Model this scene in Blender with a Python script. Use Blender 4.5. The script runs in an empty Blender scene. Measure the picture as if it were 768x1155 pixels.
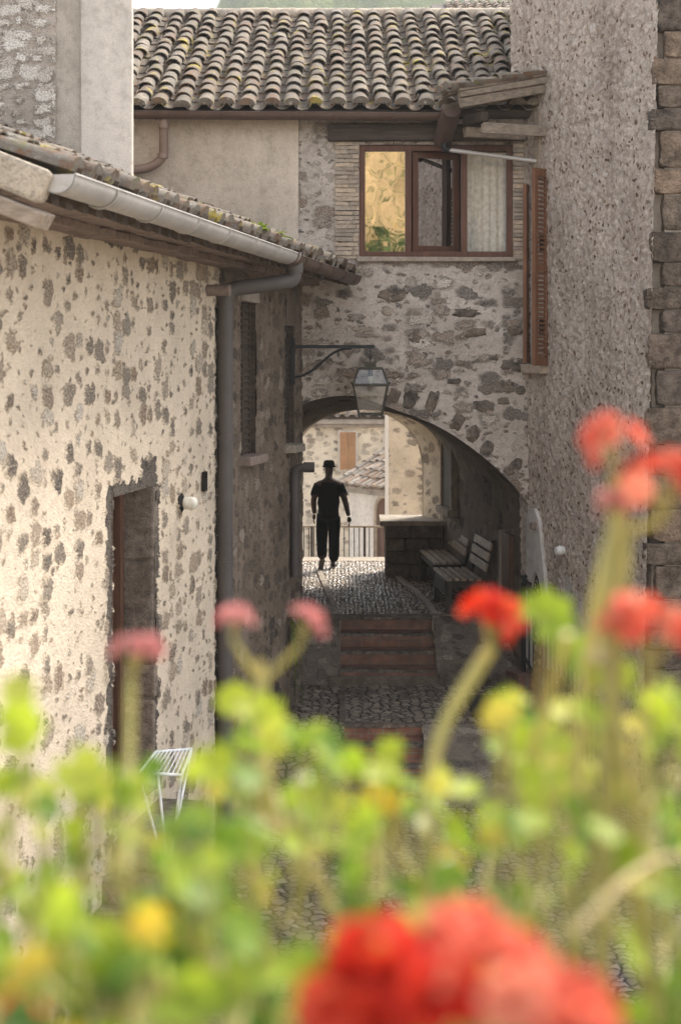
import bpy, bmesh, math, random
from mathutils import Vector, Matrix, noise
random.seed(7)
R = math.radians
V = Vector
F = 1765.0                       # focal length of the photograph in its own pixels
EYE = V((0, 0, 0))               # eye level is z = 0, the street lies about 4.8 m below
sc = bpy.context.scene
COL = sc.collection
def P(px, py, Y):                # the spot Y metres ahead that the photograph shows at (px, py)
    return V(((px - 384) / F * Y, Y, (400 - py) / F * Y))
U = random.uniform

# ------------------------------------------------------------------ mesh builder
class MB:
    def __init__(s):
        s.v = []; s.f = []; s.t = []; s.g = []
    def add(s, vs, fs, tint=None):
        b = len(s.v); s.g.append((b, len(s.f)))
        s.v.extend([V(p) for p in vs])
        tint = random.random() if tint is None else tint
        for f in fs:
            s.f.append([b + i for i in f]); s.t.append(tint)
    def box(s, c, size, ax=None, tint=None, jit=0):
        ax = ax or (V((1, 0, 0)), V((0, 1, 0)), V((0, 0, 1)))
        c = V(c); vs = []
        for k in range(8):
            q = c.copy()
            for i in range(3):
                q += ax[i] * (size[i] / 2 * (1 if k >> i & 1 else -1))
            if jit: q += V((U(-jit, jit), U(-jit, jit), U(-jit, jit)))
            vs.append(q)
        s.add(vs, [(0, 2, 3, 1), (4, 5, 7, 6), (0, 1, 5, 4), (2, 6, 7, 3), (0, 4, 6, 2), (1, 3, 7, 5)], tint)
    def beam(s, p, q, w, h, up=(0, 0, 1), tint=None, jit=0):
        p, q = V(p), V(q); d = q - p; L = d.length; d.normalize()
        a = d.cross(V(up)); a.normalize(); b = a.cross(d)
        s.box((p + q) / 2, (L, w, h), (d, a, b), tint, jit)
    def tube(s, path, r, seg=10, cap=True, tint=None):
        path = [V(p) for p in path]; n = len(path)
        rs = r if isinstance(r, (list, tuple)) else [r] * n
        vs = []; nrm = None
        for i, p in enumerate(path):
            d = (path[min(i + 1, n - 1)] - path[max(i - 1, 0)]).normalized()
            if nrm is None:
                nrm = d.orthogonal().normalized()
            else:
                nrm = (nrm - d * nrm.dot(d))
                nrm = nrm.normalized() if nrm.length > 1e-5 else d.orthogonal().normalized()
            b = d.cross(nrm)
            for k in range(seg):
                a = 2 * math.pi * k / seg
                vs.append(p + (nrm * math.cos(a) + b * math.sin(a)) * rs[i])
        fs = []
        for i in range(n - 1):
            for k in range(seg):
                k2 = (k + 1) % seg
                fs.append((i * seg + k, i * seg + k2, (i + 1) * seg + k2, (i + 1) * seg + k))
        if cap:
            fs.append(tuple(range(seg))[::-1]); fs.append(tuple((n - 1) * seg + k for k in range(seg)))
        s.add(vs, fs, tint)
    def sweep(s, p, q, prof, up=(0, 0, 1), tint=None, closed=True, cap=False):
        p, q = V(p), V(q); d = (q - p).normalized()
        a = d.cross(V(up)).normalized(); b = a.cross(d)
        n = len(prof)
        vs = [o + a * x + b * y for o in (p, q) for x, y in prof]
        fs = [(i, (i + 1) % n, n + (i + 1) % n, n + i) for i in range(n if closed else n - 1)]
        if cap: fs += [tuple(range(n))[::-1], tuple(range(n, 2 * n))]
        s.add(vs, fs, tint)
    def prism(s, poly, ext, tint=None):
        n = len(poly); ext = V(ext)
        vs = [V(p) for p in poly] + [V(p) + ext for p in poly]
        fs = [tuple(range(n))[::-1], tuple(range(n, 2 * n))]
        fs += [(i, (i + 1) % n, n + (i + 1) % n, n + i) for i in range(n)]
        s.add(vs, fs, tint)
    def lathe(s, c, prof, seg=16, tint=None, rot=0, ax=None):
        c = V(c); vs = []
        ax = ax or (V((1, 0, 0)), V((0, 1, 0)), V((0, 0, 1)))
        for r, z in prof:
            for k in range(seg):
                a = 2 * math.pi * k / seg + rot
                vs.append(c + ax[0] * (r * math.cos(a)) + ax[1] * (r * math.sin(a)) + ax[2] * z)
        fs = []
        for i in range(len(prof) - 1):
            for k in range(seg):
                k2 = (k + 1) % seg
                fs.append((i * seg + k, i * seg + k2, (i + 1) * seg + k2, (i + 1) * seg + k))
        fs.append(tuple(range(seg))[::-1]); fs.append(tuple((len(prof) - 1) * seg + k for k in range(seg)))
        s.add(vs, fs, tint)
    def lump(s, c, size, ax=None, sub=2, amp=.2, tint=None):
        bm = bmesh.new(); bmesh.ops.create_icosphere(bm, subdivisions=sub, radius=1)
        ax = ax or (V((1, 0, 0)), V((0, 1, 0)), V((0, 0, 1)))
        off = V((U(0, 50), U(0, 50), U(0, 50))); vs = []
        for v in bm.verts:
            p = v.co.copy()
            m = max(abs(p.x), abs(p.y), abs(p.z)); p = p * (.55 + .45 / m) if sub < 4 else p / m * .96 + p * .04        # boxy rather than round
            p *= 1 + amp * noise.noise(v.co * 1.7 + off) + amp * .4 * noise.noise(v.co * 5 + off)
            vs.append(V(c) + ax[0] * p.x * size[0] / 2 + ax[1] * p.y * size[1] / 2 + ax[2] * p.z * size[2] / 2)
        s.add(vs, [[v.index for v in f.verts] for f in bm.faces], tint); bm.free()
    def build(s, name, mat, parent=None, base=None, smooth=False, bevel=0, angle=40, uv=None):
        off = wloc(parent) if parent else V(base or (0, 0, 0))
        me = bpy.data.meshes.new(name)
        me.from_pydata([p - off for p in s.v], [], s.f)
        me.update()
        at = me.color_attributes.new('tint', 'FLOAT_COLOR', 'CORNER')
        buf = []
        for f, t in zip(s.f, s.t): buf += [t, t, t, 1.0] * len(f)
        at.data.foreach_set('color', buf)
        if uv:
            ul = me.uv_layers.new(name='UVMap'); b = []
            for f in s.f:
                for i in f: b += [uv[i][0], uv[i][1]]
            ul.data.foreach_set('uv', b)
        if smooth:
            me.polygons.foreach_set('use_smooth', [True] * len(me.polygons))
            me.set_sharp_from_angle(angle=R(angle))
        me.materials.append(mat)
        o = bpy.data.objects.new(name, me); COL.objects.link(o)
        if parent: o.parent = parent
        else: o.location = off
        if bevel:
            bv = o.modifiers.new('edge', 'BEVEL'); bv.width = bevel; bv.segments = 2; bv.limit_method = 'ANGLE'; bv.angle_limit = R(40)
        return o

def each(mb, *a, **k):           # every added piece becomes an object of its own
    g = mb.g + [(len(mb.v), len(mb.f))]; out = []
    for (v0, f0), (v1, f1) in zip(g, g[1:]):
        m = MB(); m.v = mb.v[v0:v1]; m.f = [[i - v0 for i in f] for f in mb.f[f0:f1]]; m.t = mb.t[f0:f1]; out.append(m.build(*a, **k))
    return out
def wloc(o):
    p = V((0, 0, 0))
    while o is not None:
        p = p + o.location; o = o.parent
    return p
def tag(o, label=None, cat=None, group=None, kind=None):
    if label: o['label'] = label
    if cat: o['category'] = cat
    if group: o['group'] = group
    if kind: o['kind'] = kind
    return o
def thing(name, label, cat, base, group=None):
    o = bpy.data.objects.new(name, None); COL.objects.link(o)
    o.location = base; o.empty_display_size = .2
    return tag(o, label, cat, group)

# ------------------------------------------------------------------ materials
class T:
    def __init__(s, name, disp=False):
        s.m = bpy.data.materials.new(name); s.m.use_nodes = True
        s.nt = s.m.node_tree; s.nt.nodes.clear()
        s.out = s.nt.nodes.new('ShaderNodeOutputMaterial')
        if disp: s.m.displacement_method = 'BOTH'
    def n(s, typ, attrs=None, **inp):
        nd = s.nt.nodes.new('ShaderNode' + typ)
        for k, v in (attrs or {}).items(): setattr(nd, k, v)
        for k, v in inp.items():
            k = int(k[1:]) if k[0] == '_' and k[1:].isdigit() else k.replace('_', ' ')
            s.put(nd.inputs[k], v)
        return nd
    def put(s, sock, v):
        if isinstance(v, bpy.types.NodeSocket): s.nt.links.new(v, sock)
        elif isinstance(v, (tuple, list)) and len(v) == 3 and sock.type == 'RGBA': sock.default_value = (*v, 1)
        else: sock.default_value = v
    def math(s, op, a, b=0.0, c=None, clamp=False):
        kw = dict(_0=a, _1=b)
        if c is not None: kw['_2'] = c
        return s.n('Math', dict(operation=op, use_clamp=clamp), **kw).outputs[0]
    def mix(s, f, a, b, blend='MIX'):
        nd = s.n('Mix', dict(data_type='RGBA', blend_type=blend, clamp_factor=True))
        s.put(nd.inputs[0], f); s.put(nd.inputs[6], a); s.put(nd.inputs[7], b)
        return nd.outputs[2]
    def mixf(s, f, a, b):
        nd = s.n('Mix', dict(data_type='FLOAT')); s.put(nd.inputs[0], f); s.put(nd.inputs[2], a); s.put(nd.inputs[3], b)
        return nd.outputs[0]
    def ramp(s, f, stops, interp='LINEAR'):
        nd = s.n('ValToRGB'); s.put(nd.inputs[0], f); cr = nd.color_ramp; cr.interpolation = interp
        while len(cr.elements) > 1: cr.elements.remove(cr.elements[-1])
        cr.elements[0].position = stops[0][0]; cr.elements[0].color = (*stops[0][1], 1)
        for p, c in stops[1:]:
            e = cr.elements.new(p); e.color = (*c, 1)
        return nd.outputs[0]
    def noise(s, vec, scale, detail=4, rough=.55, dims='3D', dist=0):
        return s.n('TexNoise', dict(noise_dimensions=dims), Vector=vec, Scale=scale, Detail=detail, Roughness=rough, Distortion=dist).outputs
    def vscale(s, vec, sx, sy, sz=1.0):
        return s.n('VectorMath', dict(operation='MULTIPLY'), _0=vec, _1=(sx, sy, sz)).outputs[0]
    def warp(s, vec, scale, amt):
        c = s.noise(vec, scale, 3)[1]
        d = s.n('VectorMath', dict(operation='SUBTRACT'), _0=c, _1=(.5, .5, .5)).outputs[0]
        d = s.n('VectorMath', dict(operation='SCALE'), _0=d, Scale=amt).outputs[0]
        return s.n('VectorMath', dict(operation='ADD'), _0=vec, _1=d).outputs[0]
    def sstep(s, x, a, b):
        nd = s.n('MapRange', dict(interpolation_type='SMOOTHSTEP', clamp=True))
        s.put(nd.inputs[0], x); nd.inputs[1].default_value = a; nd.inputs[2].default_value = b
        return nd.outputs[0]
    def uv(s): return s.n('TexCoord').outputs['UV']
    def obj(s): return s.n('TexCoord').outputs['Object']
    def tint(s): return s.n('Attribute', dict(attribute_name='tint')).outputs['Fac']
    def bsdf(s, col, rough=.85, metal=0, spec=.3, bump=None, bstr=.4, bdist=.02, **kw):
        b = s.n('BsdfPrincipled', None, Base_Color=col, Roughness=rough, Metallic=metal, **kw)
        b.inputs['Specular IOR Level'].default_value = spec
        if bump is not None:
            bp = s.n('Bump', None, Height=bump, Strength=bstr, Distance=bdist)
            s.nt.links.new(bp.outputs[0], b.inputs['Normal'])
        s.nt.links.new(b.outputs[0], s.out.inputs[0]); return b
    def disp(s, h, scale):
        d = s.n('Displacement', None, Height=h, Midlevel=0.0, Scale=scale)
        s.nt.links.new(d.outputs[0], s.out.inputs['Displacement'])

def rubble(name, mortar, stops, su, sv, cover, disp=.02, lo=-.15, patches=(), patchcol=(.06, .055, .05), stain=.25, grain=.5, pale=0, small=None, use_obj=False, rnd=.85, soft=.10):
    t = T(name, True); uv = t.obj() if use_obj else t.uv()
    w = t.warp(t.warp(uv, 4, .16), 19, .085)
    x = t.vscale(w, 1 / su, 1 / sv)
    vo = t.n('TexVoronoi', dict(voronoi_dimensions='3D' if use_obj else '2D', feature='F1', distance='MINKOWSKI'), Vector=x, Scale=1.0, Randomness=rnd, Exponent=3.2)
    sep = t.n('SeparateColor', None, Color=vo.outputs['Color']).outputs
    thr = t.math('MULTIPLY_ADD', sep[0], cover - lo, lo)
    fine = t.noise(uv, 55, 5, .65)[0]; mid = t.noise(uv, 14, 5, .6)[0]; big = t.noise(uv, 1.3, 4, .6)[0]
    e = t.math('MULTIPLY_ADD', t.math('SUBTRACT', fine, .5), .75, t.math('SUBTRACT', thr, vo.outputs['Distance']))
    e = t.math('MULTIPLY_ADD', t.math('SUBTRACT', mid, .5), .55, e)
    mask = t.sstep(e, -soft * .8, soft)
    scol = t.ramp(sep[1], stops)
    if small:
        v2 = t.n('TexVoronoi', dict(voronoi_dimensions='2D', feature='F1'), Vector=t.vscale(w, 1 / small[0], 1 / small[1]), Scale=1.0, Randomness=1.0)
        q2 = t.n('SeparateColor', None, Color=v2.outputs['Color']).outputs
        e2 = t.math('MULTIPLY_ADD', t.math('SUBTRACT', fine, .5), .6, t.math('SUBTRACT', t.math('MULTIPLY_ADD', q2[0], small[2] + .35, -.35), v2.outputs['Distance']))
        m2 = t.sstep(t.math('MULTIPLY_ADD', t.math('SUBTRACT', mid, .5), .5, e2), -.08, .12)
        scol = t.mix(mask, t.ramp(q2[1], stops), scol); mask = t.math('MAXIMUM', mask, m2)
    scol = t.mix(.75, scol, t.ramp(fine, [(.34, (.22, .2, .19)), (.5, (.9, .9, .9)), (.66, (2.0, 1.95, 1.85))]), 'MULTIPLY')
    mcol = t.mix(1.0, mortar, t.ramp(big, [(.3, (1 - stain, 1 - stain * 1.05, 1 - stain * 1.15)), (.65, (1.06, 1.05, 1.03))]), 'MULTIPLY')
    mcol = t.mix(grain, mcol, t.ramp(fine, [(.28, (.62, .6, .58)), (.5, (1, 1, 1)), (.72, (1.16, 1.16, 1.15))]), 'MULTIPLY')
    mcol = t.mix(t.math('MULTIPLY', grain, .8), mcol, t.ramp(mid, [(.3, (.72, .7, .68)), (.55, (1.04, 1.04, 1.04))]), 'MULTIPLY')
    dust = t.math('MULTIPLY', mask, t.math('MULTIPLY', t.mixf(sep[2], .72, 1.0), t.ramp(fine, [(.48, (1, 1, 1)), (.68, (.5, .5, .5))])))
    col = t.mix(dust, mcol, scol)
    h = t.math('MULTIPLY_ADD', mask, .55, t.math('MULTIPLY', mid, .75))
    h = t.math('MULTIPLY_ADD', fine, .55, h)
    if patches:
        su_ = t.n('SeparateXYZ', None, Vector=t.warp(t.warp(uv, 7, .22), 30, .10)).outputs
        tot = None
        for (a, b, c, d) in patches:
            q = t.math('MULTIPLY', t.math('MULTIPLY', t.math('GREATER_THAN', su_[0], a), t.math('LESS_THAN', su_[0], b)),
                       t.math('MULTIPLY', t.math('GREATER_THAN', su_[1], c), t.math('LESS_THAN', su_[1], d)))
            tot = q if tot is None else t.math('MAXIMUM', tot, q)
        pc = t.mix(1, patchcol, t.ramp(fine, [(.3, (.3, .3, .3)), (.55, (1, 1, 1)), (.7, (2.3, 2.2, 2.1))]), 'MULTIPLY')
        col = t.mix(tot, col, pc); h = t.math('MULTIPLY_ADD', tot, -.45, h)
    t.bsdf(col, .92, spec=.15)
    t.disp(h, disp)
    return t.m

def plaster(name, col, stain=.3, disp=.012, rough=.9, streak=True):
    t = T(name); o = t.obj()
    big = t.noise(t.vscale(o, 1, 1, .35 if streak else 1), 1.6, 5, .65)[0]; fine = t.noise(o, 60, 5, .6)[0]; mid = t.noise(o, 9, 5, .65)[0]
    c = t.mix(1, col, t.ramp(big, [(.3, (1 - stain, 1 - stain, 1 - stain * 1.1)), (.62, (1.05, 1.04, 1.03))]), 'MULTIPLY')
    c = t.mix(.6, c, t.ramp(mid, [(.32, (.66, .64, .62)), (.52, (1, 1, 1)), (.75, (1.1, 1.1, 1.1))]), 'MULTIPLY')
    c = t.mix(.4, c, t.ramp(fine, [(.3, (.7, .7, .7)), (.6, (1.1, 1.1, 1.1))]), 'MULTIPLY')
    t.bsdf(c, rough, spec=.15, bump=t.math('MULTIPLY_ADD', mid, 1.2, fine), bstr=.7, bdist=disp)
    return t.m

def roughcast(name):
    t = T(name, True); uv = t.uv()
    r = t.n('VectorRotate', dict(rotation_type='Z_AXIS'), Vector=uv, Angle=R(-30)).outputs[0]
    w = t.warp(t.warp(r, 4, .12), 16, .07)
    a = t.vscale(w, 13, 11)
    vo = t.n('TexVoronoi', dict(voronoi_dimensions='2D', feature='SMOOTH_F1'), Vector=a, Scale=1.0, Randomness=1.0)
    vo.inputs['Smoothness'].default_value = .25
    vb = t.n('TexVoronoi', dict(voronoi_dimensions='2D', feature='F1'), Vector=t.vscale(w, 21, 17), Scale=1.0, Randomness=1.0)
    sb = t.n('SeparateColor', None, Color=vb.outputs['Color']).outputs
    st = t.noise(t.vscale(w, 1.0, .78), 15, 8, .76)[0]
    fine = t.noise(uv, 75, 4, .65)[0]; big = t.noise(uv, 1.1, 5, .65)[0]
    h = t.math('MULTIPLY_ADD', t.math('SUBTRACT', 1, vo.outputs['Distance']), .35, t.math('MULTIPLY', st, 1.35))
    h = t.math('MULTIPLY_ADD', fine, .22, h)
    c = t.ramp(st, [(.28, (.27, .215, .17)), (.40, (.47, .395, .33)), (.52, (.60, .525, .455)), (.70, (.80, .73, .655))])
    c = t.mix(t.math('MULTIPLY', t.sstep(vo.outputs['Distance'], .42, .75), .45), c, (.32, .26, .215))
    c = t.mix(.8, c, t.ramp(t.noise(t.vscale(uv, 2.2, .28), 1.6, 6, .7)[0], [(.3, (.66, .62, .58)), (.5, (1, .98, .96)), (.7, (1.12, 1.11, 1.1))]), 'MULTIPLY')
    c = t.mix(t.math('MULTIPLY', t.sstep(sb[0], .72, .8), t.sstep(vb.outputs['Distance'], .45, .25)), c, t.ramp(sb[1], [(0, (.12, .08, .06)), (.5, (.30, .21, .15)), (.8, (.60, .56, .52))]))
    c = t.mix(1, c, t.ramp(big, [(.28, (.70, .66, .64)), (.5, (.97, .95, .94)), (.7, (1.08, 1.06, 1.05))]), 'MULTIPLY')
    c = t.mix(.5, c, t.ramp(fine, [(.3, (.6, .6, .6)), (.65, (1.2, 1.2, 1.2))]), 'MULTIPLY')
    t.bsdf(c, .92, spec=.15); t.disp(h, .062)
    return t.m

def stone(name, lo, hi, scale=6, bd=.02, mossy=0, obj_tint=.5, pits=True):
    t = T(name); o = t.obj(); tn = t.tint()
    mid = t.noise(o, scale, 6, .68)[0]; fine = t.noise(o, scale * 7, 5, .65)[0]
    c = t.ramp(mid, [(.3, lo), (.68, hi)])
    c = t.mix(obj_tint, c, t.ramp(tn, [(0, (.55, .53, .52)), (.5, (1, .97, .93)), (1, (1.35, 1.2, 1.05))]), 'MULTIPLY')
    c = t.mix(.6, c, t.ramp(fine, [(.33, (.4, .38, .36)), (.5, (1, 1, 1)), (.7, (1.3, 1.3, 1.28))]), 'MULTIPLY')
    t.bsdf(c, .93, spec=.15, bump=t.math('MULTIPLY_ADD', mid, 1.5, fine), bstr=.9, bdist=bd)
    return t.m

def tilemat(name, warm=1.0, moss=.5, pale=1.0):
    t = T(name); o = t.obj(); tn = t.tint()
    g = t.noise(o, 9, 6, .7)[0]; fine = t.noise(o, 45, 5, .65)[0]; lich = t.noise(o, 3.2, 5, .7)[0]
    c = t.ramp(tn, [(0, (.15, .10, .07)), (.2, (.31, .185, .115)), (.4, (.37, .255, .17)), (.6, (.27, .215, .165)), (.8, (.44, .34, .24)), (1, (.52, .44, .34))])
    c = t.mix(1, c, (pale * .80, pale * .80, pale * .82), 'MULTIPLY')
    c = t.mix(t.sstep(g, .40, .56), c, (.23 * pale, .20 * pale, .165 * pale))                      # grey lichen
    c = t.mix(t.sstep(fine, .56, .72), c, (.09, .075, .06))                     # dark pits
    c = t.mix(t.math('MULTIPLY', t.sstep(fine, .60, .5), t.sstep(g, .6, .72)), c, (.56, .51, .42))
    c = t.mix(t.math('MULTIPLY', t.sstep(lich, .57, .66), moss), c, (.34, .27, .06))
    c = t.mix(t.math('MULTIPLY', t.sstep(lich, .39, .30), moss), c, (.15, .155, .05))
    t.bsdf(c, .92, spec=.15, bump=t.math('MULTIPLY_ADD', g, 1.2, fine), bstr=.8, bdist=.012)
    return t.m

def wood(name, lo, hi, axis=2, rough=.75, scale=1.0):
    t = T(name); o = t.obj(); sc_ = [14 * scale] * 3; sc_[axis] = 1.0 * scale
    g = t.noise(t.vscale(o, *sc_), 2.2, 6, .65)[0]; b = t.noise(o, 3, 4, .6)[0]
    c = t.ramp(g, [(.3, lo), (.7, hi)])
    c = t.mix(.5, c, t.ramp(b, [(.3, (.6, .58, .55)), (.65, (1.15, 1.12, 1.1))]), 'MULTIPLY')
    c = t.mix(.35, c, t.ramp(t.tint(), [(0, (.65, .63, .6)), (1, (1.3, 1.25, 1.2))]), 'MULTIPLY')
    t.bsdf(c, rough, spec=.25, bump=g, bstr=.5, bdist=.006)
    return t.m

def metal(name, col, rough=.5, met=.6, wear=(.5, .45, .4), rust=0):
    t = T(name); o = t.obj(); g = t.noise(o, 12, 6, .7)[0]; b = t.noise(o, 2.5, 4, .6)[0]
    c = t.mix(.6, col, t.ramp(b, [(.3, (.7, .7, .7)), (.65, (1.15, 1.15, 1.15))]), 'MULTIPLY')
    c = t.mix(t.math('MULTIPLY', t.sstep(g, .54, .7), .6), c, wear)
    t.bsdf(c, t.mixf(g, rough - .12, rough + .25), met, spec=.4, bump=g, bstr=.15, bdist=.004)
    return t.m

def plain(name, col, rough=.7, spec=.3, var=.3, metal_=0, scale=18):
    t = T(name); g = t.noise(t.obj(), scale, 5, .6)[0]
    c = t.mix(1, col, t.ramp(g, [(.3, (1 - var, 1 - var, 1 - var)), (.65, (1 + var * .4,) * 3)]), 'MULTIPLY')
    t.bsdf(c, rough, metal_, spec, bump=g, bstr=.2, bdist=.005)
    return t.m

def glassmat(name, refl=.35, tintc=(.55, .55, .52), rough=.02):
    t = T(name); o = t.obj()
    w = t.noise(o, 2.2, 2, .5)[0]
    bp = t.n('Bump', None, Height=w, Strength=.05 if refl > .1 else 0, Distance=.05)
    gl = t.n('BsdfGlossy', None, Color=(.95, .95, .95), Roughness=rough); t.nt.links.new(bp.outputs[0], gl.inputs['Normal'])
    tr = t.n('BsdfTransparent', None, Color=tintc)
    mx = t.n('MixShader', None, _0=refl, _1=tr.outputs[0], _2=gl.outputs[0])
    t.nt.links.new(mx.outputs[0], t.out.inputs[0]); return t.m

def cobble(name, su=.075, sv=.055, disp=.03, lo=(.06, .052, .044), hi=(.30, .265, .225), rough=.42):
    t = T(name, True); uv = t.uv(); w = t.warp(uv, 7, .05)
    vo = t.n('TexVoronoi', dict(voronoi_dimensions='2D', feature='F1'), Vector=t.vscale(w, 1 / su, 1 / sv), Scale=1, Randomness=.8)
    ve = t.n('TexVoronoi', dict(voronoi_dimensions='2D', feature='DISTANCE_TO_EDGE'), Vector=t.vscale(w, 1 / su, 1 / sv), Scale=1, Randomness=.8)
    sp = t.n('SeparateColor', None, Color=vo.outputs['Color']).outputs
    m = t.sstep(ve.outputs['Distance'], .02, .17)
    fine = t.noise(uv, 90, 4, .6)[0]; big = t.noise(uv, 1.6, 4, .6)[0]
    c = t.ramp(sp[0], [(0, lo), (.5, tuple((a + b) / 2 for a, b in zip(lo, hi))), (1, hi)])
    c = t.mix(m, (.05, .043, .034), c)
    c = t.mix(.7, c, t.ramp(big, [(.3, (.55, .52, .48)), (.65, (1.15, 1.12, 1.1))]), 'MULTIPLY')
    c = t.mix(.4, c, t.ramp(fine, [(.3, (.6, .6, .6)), (.65, (1.15, 1.15, 1.15))]), 'MULTIPLY')
    dome = t.math('SUBTRACT', 1, t.math('MULTIPLY', vo.outputs['Distance'], vo.outputs['Distance']))
    h = t.math('MULTIPLY', m, t.math('MULTIPLY_ADD', sp[1], .5, dome))
    t.bsdf(c, t.mixf(m, .9, rough), spec=.5); t.disp(t.math('MULTIPLY_ADD', fine, .12, h), disp)
    return t.m

def brickmat(name, c1, c2, mort, bw, bh, rough=.8, use_uv=True):
    t = T(name); uv = t.uv() if use_uv else t.obj()
    w = t.warp(uv, 9, .02)
    b = t.n('TexBrick', None, Vector=w, Color1=c1, Color2=c2, Mortar=mort, Scale=1.0, Mortar_Size=.006, Bias=0.0, Brick_Width=bw, Row_Height=bh)
    g = t.noise(uv, 5, 5, .65)[0]; fine = t.noise(uv, 60, 4, .6)[0]
    c = t.mix(.8, b.outputs[0], t.ramp(g, [(.3, (.5, .48, .46)), (.65, (1.2, 1.18, 1.15))]), 'MULTIPLY')
    c = t.mix(.45, c, t.ramp(fine, [(.3, (.5, .5, .5)), (.65, (1.2, 1.2, 1.2))]), 'MULTIPLY')
    t.bsdf(c, rough, spec=.25, bump=t.math('MULTIPLY_ADD', b.outputs[1], -1.2, fine), bstr=.7, bdist=.012)
    return t.m

def leafmat(name, stops, transl=.5, rough=.5, glow=(1.5, 1.45, .8)):
    t = T(name); o = t.obj(); tn = t.tint()
    c = t.ramp(tn, stops)
    c = t.mix(.5, c, t.ramp(t.noise(o, 45, 4, .6)[0], [(.3, (.6, .65, .5)), (.65, (1.25, 1.2, 1.1))]), 'MULTIPLY')
    b = t.n('BsdfPrincipled', None, Base_Color=c, Roughness=rough); b.inputs['Specular IOR Level'].default_value = .35
    tr = t.n('BsdfTranslucent', None, Color=t.mix(1, c, glow, 'MULTIPLY'))
    mx = t.n('MixShader', None, _0=transl, _1=b.outputs[0], _2=tr.outputs[0])
    t.nt.links.new(mx.outputs[0], t.out.inputs[0]); return t.m

# ---- palette
CREAM = (.70, .59, .465)
M = {}
# door opening in the cream wall, in the wall's own metres (u along, v up)
DU0, DU1, DZ0, DZ1 = 3.25, 4.37, -3.6, -1.085
M['cream'] = rubble('cream_rubble', CREAM, [(0, (.05, .044, .04)), (.25, (.11, .09, .075)), (.45, (.25, .17, .115)), (.6, (.13, .115, .105)), (.8, (.34, .265, .19)), (1, (.44, .40, .35))],
                    (.215), .175, .50, .030, lo=-.30, small=(.12, .09, .27), rnd=.56, soft=.075, stain=.16, grain=.35,
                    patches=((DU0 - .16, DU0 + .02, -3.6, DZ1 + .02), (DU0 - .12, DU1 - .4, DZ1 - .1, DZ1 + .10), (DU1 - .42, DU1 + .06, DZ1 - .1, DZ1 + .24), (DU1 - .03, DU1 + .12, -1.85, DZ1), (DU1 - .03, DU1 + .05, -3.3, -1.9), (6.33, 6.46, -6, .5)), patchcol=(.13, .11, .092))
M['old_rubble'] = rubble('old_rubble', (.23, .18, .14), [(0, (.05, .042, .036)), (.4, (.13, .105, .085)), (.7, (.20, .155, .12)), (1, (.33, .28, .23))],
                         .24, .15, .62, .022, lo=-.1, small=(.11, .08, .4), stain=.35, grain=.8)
M['facade'] = rubble('arch_rubble', (.58, .515, .462), [(0, (.05, .042, .036)), (.3, (.13, .105, .085)), (.55, (.24, .18, .135)), (.8, (.34, .275, .225)), (1, (.60, .54, .47))],
                     .29, .15, .56, .034, lo=-.25, small=(.12, .075, .40), stain=.28, grain=.95, soft=.15)
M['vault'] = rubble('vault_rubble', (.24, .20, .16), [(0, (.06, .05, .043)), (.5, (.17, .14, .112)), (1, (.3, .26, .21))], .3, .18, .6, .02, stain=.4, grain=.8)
M['far_wall'] = rubble('far_rubble', (.70, .60, .47), [(0, (.13, .115, .10)), (.5, (.28, .22, .17)), (1, (.5, .43, .34))], .25, .17, .5, .012, lo=-.1, stain=.25, grain=.5)
M['tall_stone'] = rubble('tall_rubble', (.50, .43, .37), [(0, (.40, .34, .29)), (.5, (.66, .60, .53)), (1, (.80, .75, .69))], .20, .13, .78, .045, lo=.2, stain=.2, grain=.6)
M['roughcast'] = roughcast('roughcast')
M['plaster'] = plaster('beige_plaster', (.60, .515, .43), .22)
M['plaster_light'] = plaster('pale_plaster', (.66, .59, .52), .2)
M['plaster_grey'] = plaster('grey_plaster', (.50, .435, .37), .35)
M['plaster_white'] = plaster('white_plaster', (.55, .52, .49), .25)
M['cement'] = plaster('cement_render', (.40, .345, .295), .35)
M['ochre'] = plaster('ochre_plaster', (.50, .34, .165), .6)
M['dark_stone'] = stone('dark_stone', (.05, .043, .037), (.27, .225, .185), 11)
M['door_stone'] = stone('door_stone', (.12, .10, .083), (.38, .315, .26), 12)
M['pale_stone'] = stone('pale_stone', (.34, .29, .235), (.56, .49, .40), 8)
M['facade_stone'] = stone('facade_stone', (.26, .22, .18), (.52, .46, .40), 9)
M['quoin'] = stone('quoin_stone', (.055, .042, .034), (.33, .26, .205), 5.5, .05, obj_tint=.9)
M['quoin_dark'] = stone('quoin_dark', (.05, .04, .034), (.24, .19, .155), 8, .03)
M['brick_thin'] = stone('thin_brick', (.33, .27, .215), (.55, .47, .385), 14, .012, obj_tint=.55)
M['block'] = stone('block_stone', (.085, .07, .055), (.22, .185, .15), 6, .03)
M['slab'] = stone('slab_stone', (.30, .255, .205), (.50, .44, .36), 7, .012)
M['tile'] = tilemat('roof_tile', moss=.9, pale=.74)
M['tile_old'] = tilemat('roof_tile_old', moss=1.0, pale=.75)
M['tile_far'] = tilemat('roof_tile_far', moss=.1, pale=1.35)
M['timber'] = wood('weathered_timber', (.16, .125, .095), (.36, .30, .24), 0)
M['timber_dark'] = wood('dark_timber', (.035, .026, .02), (.10, .075, .058), 0)
M['window_wood'] = wood('window_wood', (.085, .037, .023), (.15, .068, .042), 2, .5)
M['shutter_wood'] = wood('shutter_wood', (.13, .058, .03), (.24, .115, .062), 2, .6)
M['shutter_orange'] = wood('orange_shutter', (.34, .185, .09), (.47, .27, .145), 2, .6)
M['door_wood'] = wood('door_wood', (.075, .038, .023), (.16, .08, .05), 2, .55)
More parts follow.
